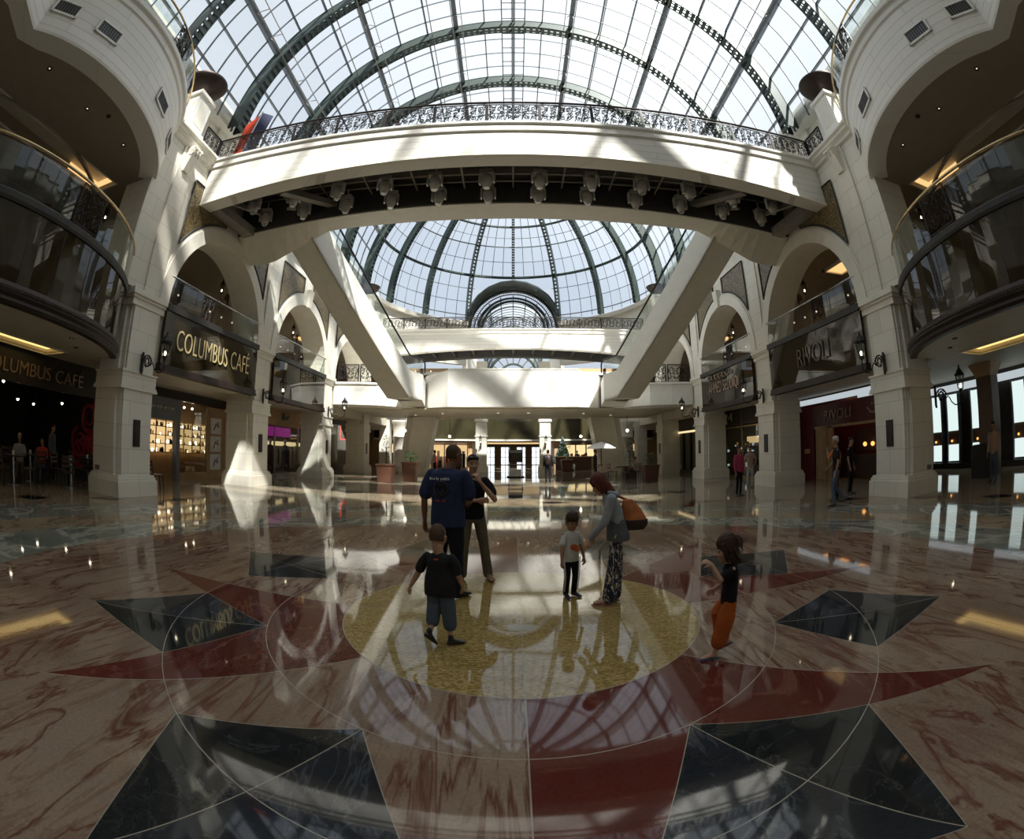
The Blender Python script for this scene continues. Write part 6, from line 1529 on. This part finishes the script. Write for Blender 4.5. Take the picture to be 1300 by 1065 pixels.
# ---- boy in white tee
A4 = Fig('small boy in a white tee and black side striped trousers standing before the woman', .63, 5.08, .99, rad(152), dict(el=(.135, .01, .60), wl=(.14, .05, .46), er=(-.13, .02, .6), wr=(-.16, .06, .46), kl=(.05, .02, .26), kr=(-.05, .01, .26), tl=(.2, 1, 0), tr=(-.2, 1, 0)), skin='skin_tan', child=True)
A4.build_all('white_tee', 'black_trousers', 'hair_brown', ('shoe_black', 'shoe'), .55, .93, 'bowl', (-.15, .30, 0), hem=.43, baggy=1.1, flare=1.15)
b = MB()
for q, sd in ((1, 'l'), (-1, 'r')):
    for o_ in (-.012, .012):
        b.tube([A4.p('h' + sd) + A4.L * (q * .054 * 1.02) + A4.F * (.012 + o_), A4.p('k' + sd) + A4.L * (q * .038) + A4.F * (.012 + o_), A4.p('a' + sd) + A4.L * (q * .034) + A4.F * (.012 + o_) + Vector((0, 0, .03))], .006, 5)
A4.extra('side_stripes', b, 'white_paint')
b = MB(); c = A4.p((-.01, .068, .60)); b.ball(c, (.05, .012, .035), 8); b.ball(c + Vector((.03, 0, -.025)), (.03, .012, .03), 8); A4.extra('shirt_print', b, 'orange_top')
# ---- woman bending towards the boy
A5 = Fig('auburn haired woman in grey hooded top and printed trousers bending to a boy', 1.07, 4.78, 1.55, rad(-82), dict(pel=(0, -.01, .51), ch=(0, .025, .665), nk=(0, .065, .775), sl=(.085, .045, .745), sr=(-.085, .045, .74), hd=(0, .118, .835), el=(.10, .085, .60), wl=(.07, .185, .475), er=(-.10, .06, .60), wr=(-.085, .155, .465), kl=(.05, .02, .28), kr=(-.05, -.01, .28), al=(.05, .04, .045), ar=(-.05, -.0, .045), tl=(0, 1, 0), tr=(0.05, 1, 0)), skin='skin_light', build=.95)
A5.build_all('grey_hood', 'print_cloth', 'hair_auburn', ('shoe_pink', 'sandal'), .92, .96, 'bob', (0, .55, 0), hem=.50, flare=1.75, baggy=1.05, sandal=True, hands=(((0, .6, -.8), .35, (-.6, -.3, -.6)), ((0, .6, -.8), .35, (.6, -.3, -.6))), shirtname='hooded_top')
b = MB(); c = A5.p((0, .035, .815)); limb(b, [A5.p((.05, .06, .785)), A5.p((.03, .01, .765)), A5.p((-.03, .01, .765)), A5.p((-.05, .06, .785))], [.02, .04, .04, .02], 10); A5.extra('hood', b, 'grey_hood', vox=.008)
b = MB(); ring_loft(b, [(A5.p((0, -.01, .455)), A5.L * .15, A5.F * .125), (A5.p((0, -.008, .50)), A5.L * .145, A5.F * .12), (A5.p((0, .0, .54)), A5.L * .132, A5.F * .108), (A5.p((0, .010, .60)), A5.L * .118, A5.F * .10)], 20); A5.extra('lower_top', b, 'grey_top', vox=.01)
t = thing('shoulder_bag', tuple(A5.p((-.02, -.12, .62))), 'rust and brown patterned shoulder bag hanging behind the woman', 'bag')
b = MB(); B0 = A5.p((-.03, -.055, .60)); fb = -A5.F; lb_ = A5.L
ring_loft(b, [(B0 + fb * .06 + Vector((0, 0, -.09)), fb * .15, lb_ * .05), (B0 + fb * .09 + Vector((0, 0, -.02)), fb * .15, lb_ * .065), (B0 + fb * .06 + Vector((0, 0, .10)), fb * .11, lb_ * .05), (B0 + fb * .03 + Vector((0, 0, .20)), fb * .05, lb_ * .025)], 16)
o = b.build('bag_body', 'bag_rust', t); weld(o); remesh(o, .01, 2)
b = MB(); ring_loft(b, [(B0 + fb * .06 + Vector((0, 0, -.13)), fb * .15, lb_ * .05), (B0 + fb * .08 + Vector((0, 0, -.08)), fb * .17, lb_ * .062), (B0 + fb * .09 + Vector((0, 0, -.015)), fb * .16, lb_ * .069)], 16); o = b.build('bag_base', 'bag_dark', t); weld(o); remesh(o, .01, 2)
b = MB(); limb(b, [B0 + fb * .03 + Vector((0, 0, .19)), A5.p((-.075, .0, .755)), A5.p((-.08, .05, .79))], [.012, .012, .012], 6); limb(b, [B0 + fb * .06 + Vector((0, 0, .17)), A5.p((-.065, -.01, .745)), A5.p((-.08, .04, .79))], [.01, .01, .01], 6); b.build('strap', 'bag_rust', t, True)
# ---- girl with orange trousers
A6 = Fig('girl in a black top and orange trousers skipping with one arm raised', 1.57, 3.14, 1.00, rad(-80), dict(pel=(0, -.03, .50), hl=(.045, -.03, .48), hr=(-.045, -.03, .48), kl=(.05, .0, .27), kr=(-.05, .05, .29), al=(.05, .05, .045), ar=(-.05, -.07, .11), ch=(0, -.03, .66), nk=(0, -.015, .775), sl=(.09, -.02, .745), sr=(-.09, -.03, .745), el=(.12, .09, .68), wl=(.10, .155, .80), er=(-.13, -.06, .62), wr=(-.16, .05, .53), hd=(0, .015, .885), tl=(.1, 1, 0), tr=(0, 1, 0)), skin='skin_light', child=True)
A6.build_all('black_tee', 'orange_trousers', 'hair_brown', ('shoe_blue', 'sandal'), .5, .55, 'bob', (0, .2, 0), hem=.44, flare=1.6, baggy=1.05, sandal=True, shoe_pitch=(0, -.4), hands=(((0, .9, .5), .6, (-.4, -.2, -.8)), ('d', .5)))
b = MB(); rn = random.Random(3)
for q in range(22):
    a = rn.uniform(0, 2 * PI); z = rn.uniform(-.04, .06); r_ = .045; limb(b, [A6.hv(r_ * sin(a) * .8, -.02 + r_ * cos(a) * .8 - .01, z), A6.hv(.058 * sin(a), -.03 + .055 * cos(a), z - .02), A6.hv(.062 * sin(a + .2), -.035 + .058 * cos(a), z - .045)], [.010 * A6.k, .008 * A6.k, .003 * A6.k], 6)
A6.extra('loose_curls', b, 'hair_brown', vox=.007)

# ---- background people (coarser)
SEAT = dict(pel=(0, 0, .30), hl=(.05, 0, .29), hr=(-.05, 0, .29), kl=(.06, .24, .29), kr=(-.06, .24, .29), al=(.06, .25, .045), ar=(-.06, .23, .045), ch=(0, -.01, .49), nk=(0, 0, .60), sl=(.104, 0, .575), sr=(-.104, 0, .575), hd=(0, .02, .695), el=(.13, .03, .42), er=(-.13, .03, .42), wl=(.08, .16, .42), wr=(-.08, .16, .42))
BG = [
 ('white haired man in a dark shirt and jeans walking before the red watch shop', 7.8, 9.35, 1.72, rad(-60), 'black_tee', 'jeans', 'hair_grey', .5, dict(kl=(.055, .06, .28), al=(.055, .03, .045), kr=(-.055, .0, .27), ar=(-.055, -.16, .09), er=(-.14, .0, .64), wr=(-.12, .10, .55))),
 ('person in an orange top partly hidden behind the white haired man', 8.5, 10.2, 1.66, rad(-20), 'orange_top', 'dark_jeans', 'hair_dark', .5, dict(wl=(.06, .14, .80), el=(.15, .06, .68))),
 ('person in black standing in the doorway of the red watch shop', 9.7, 10.9, 1.66, rad(150), 'black_tee', 'black_trousers', 'hair_dark', .5, {}),
 ('woman in a pink jacket and black trousers near the black and gold shop', 7.25, 13.9, 1.62, rad(160), 'pink_top', 'black_trousers', 'hair_auburn', .9, {}),
 ('woman in a pinkish beige top and pale trousers beside the second right pier', 9.0, 16.3, 1.60, rad(190), 'beige_top', 'pale_trousers', 'hair_dark', .5, dict(el=(.17, .0, .66), wl=(.10, .06, .56))),
 ('person in dark clothes with a backpack standing before the right sunlit entrance pier', 1.75, 23.8, 1.72, rad(0), 'black_tee', 'black_trousers', 'hair_dark', .9, {}),
 ('person in grey seated at a cafe table at the left edge', -13.1, 6.75, 1.70, rad(120), 'grey_hood', 'khaki', 'hair_grey', .5, SEAT),
 ('person in a red top seated in the dark cafe', -12.9, 7.6, 1.66, rad(150), 'red_top', 'denim', 'hair_dark', .5, SEAT),
 ('person in grey standing inside the dark cafe', -12.9, 8.0, 1.66, rad(60), 'grey_top', 'dark_jeans', 'hair_dark', .9, {}),
 ('person in white shirt far off left of the entrance, beyond the man in blue', -3.9, 33.0, 1.70, rad(30), 'white_tee', 'black_trousers', 'hair_dark', .5, {}),
 ('person in a pale blue shirt far off, left of the man in blue', -5.2, 31.0, 1.68, rad(60), 'pale_trousers', 'dark_jeans', 'hair_dark', .5, {}),
 ('person in yellow far off beside the sparkling tree', 5.6, 41.2, 1.66, rad(200), 'khaki', 'khaki', 'hair_dark', .5, {}),
 ('person in a beige coat at the right edge of the hall', 12.75, 7.1, 1.66, rad(-90), 'beige_top', 'jeans', 'hair_dark', .9, {}),
 ('shopper in dark clothes standing inside the clothes shop entrance', -11.6, 24.9, 1.68, rad(60), 'black_tee', 'denim', 'hair_dark', .5, {}),
 ('waiter in black beside the market umbrella', 4.3, 24.6, 1.70, rad(90), 'black_tee', 'black_trousers', 'hair_dark', .9, {}),
 ('diner in a pale shirt at the table behind the market umbrella', 6.6, 25.0, 1.66, rad(-60), 'beige_top', 'dark_jeans', 'hair_dark', .5, SEAT),
]
FB = {}
for (lb, x, y, h, yaw, sh, tr, hr, slv, pose) in BG:
    g = Fig(lb, x, y, h, yaw, pose, lod=1, skin='skin_tan'); g.build_all(sh, tr, hr, ('shoe_black', 'shoe'), slv, 1.0, 'short', (0, 0, 0)); FB[lb[:22]] = g
g = [v for k_, v in FB.items() if k_.startswith('person in dark clothes')][0]
tb_ = thing('backpack', tuple(g.p((0, -.09, .66))), 'black backpack worn by the person before the right entrance pier', 'bag'); b = MB(); b.ball(g.p((0, -.10, .70)), (.16, .10, .24), 10); b.build('bag_body', 'bag_dark', tb_, True)
b = MB(); 
for q in (-1, 1): limb(b, [g.p((q * .06, -.05, .79)), g.p((q * .065, .02, .815)), g.p((q * .07, .05, .73))], [.02, .02, .02], 6)
b.build('strap', 'white_paint', tb_, True)
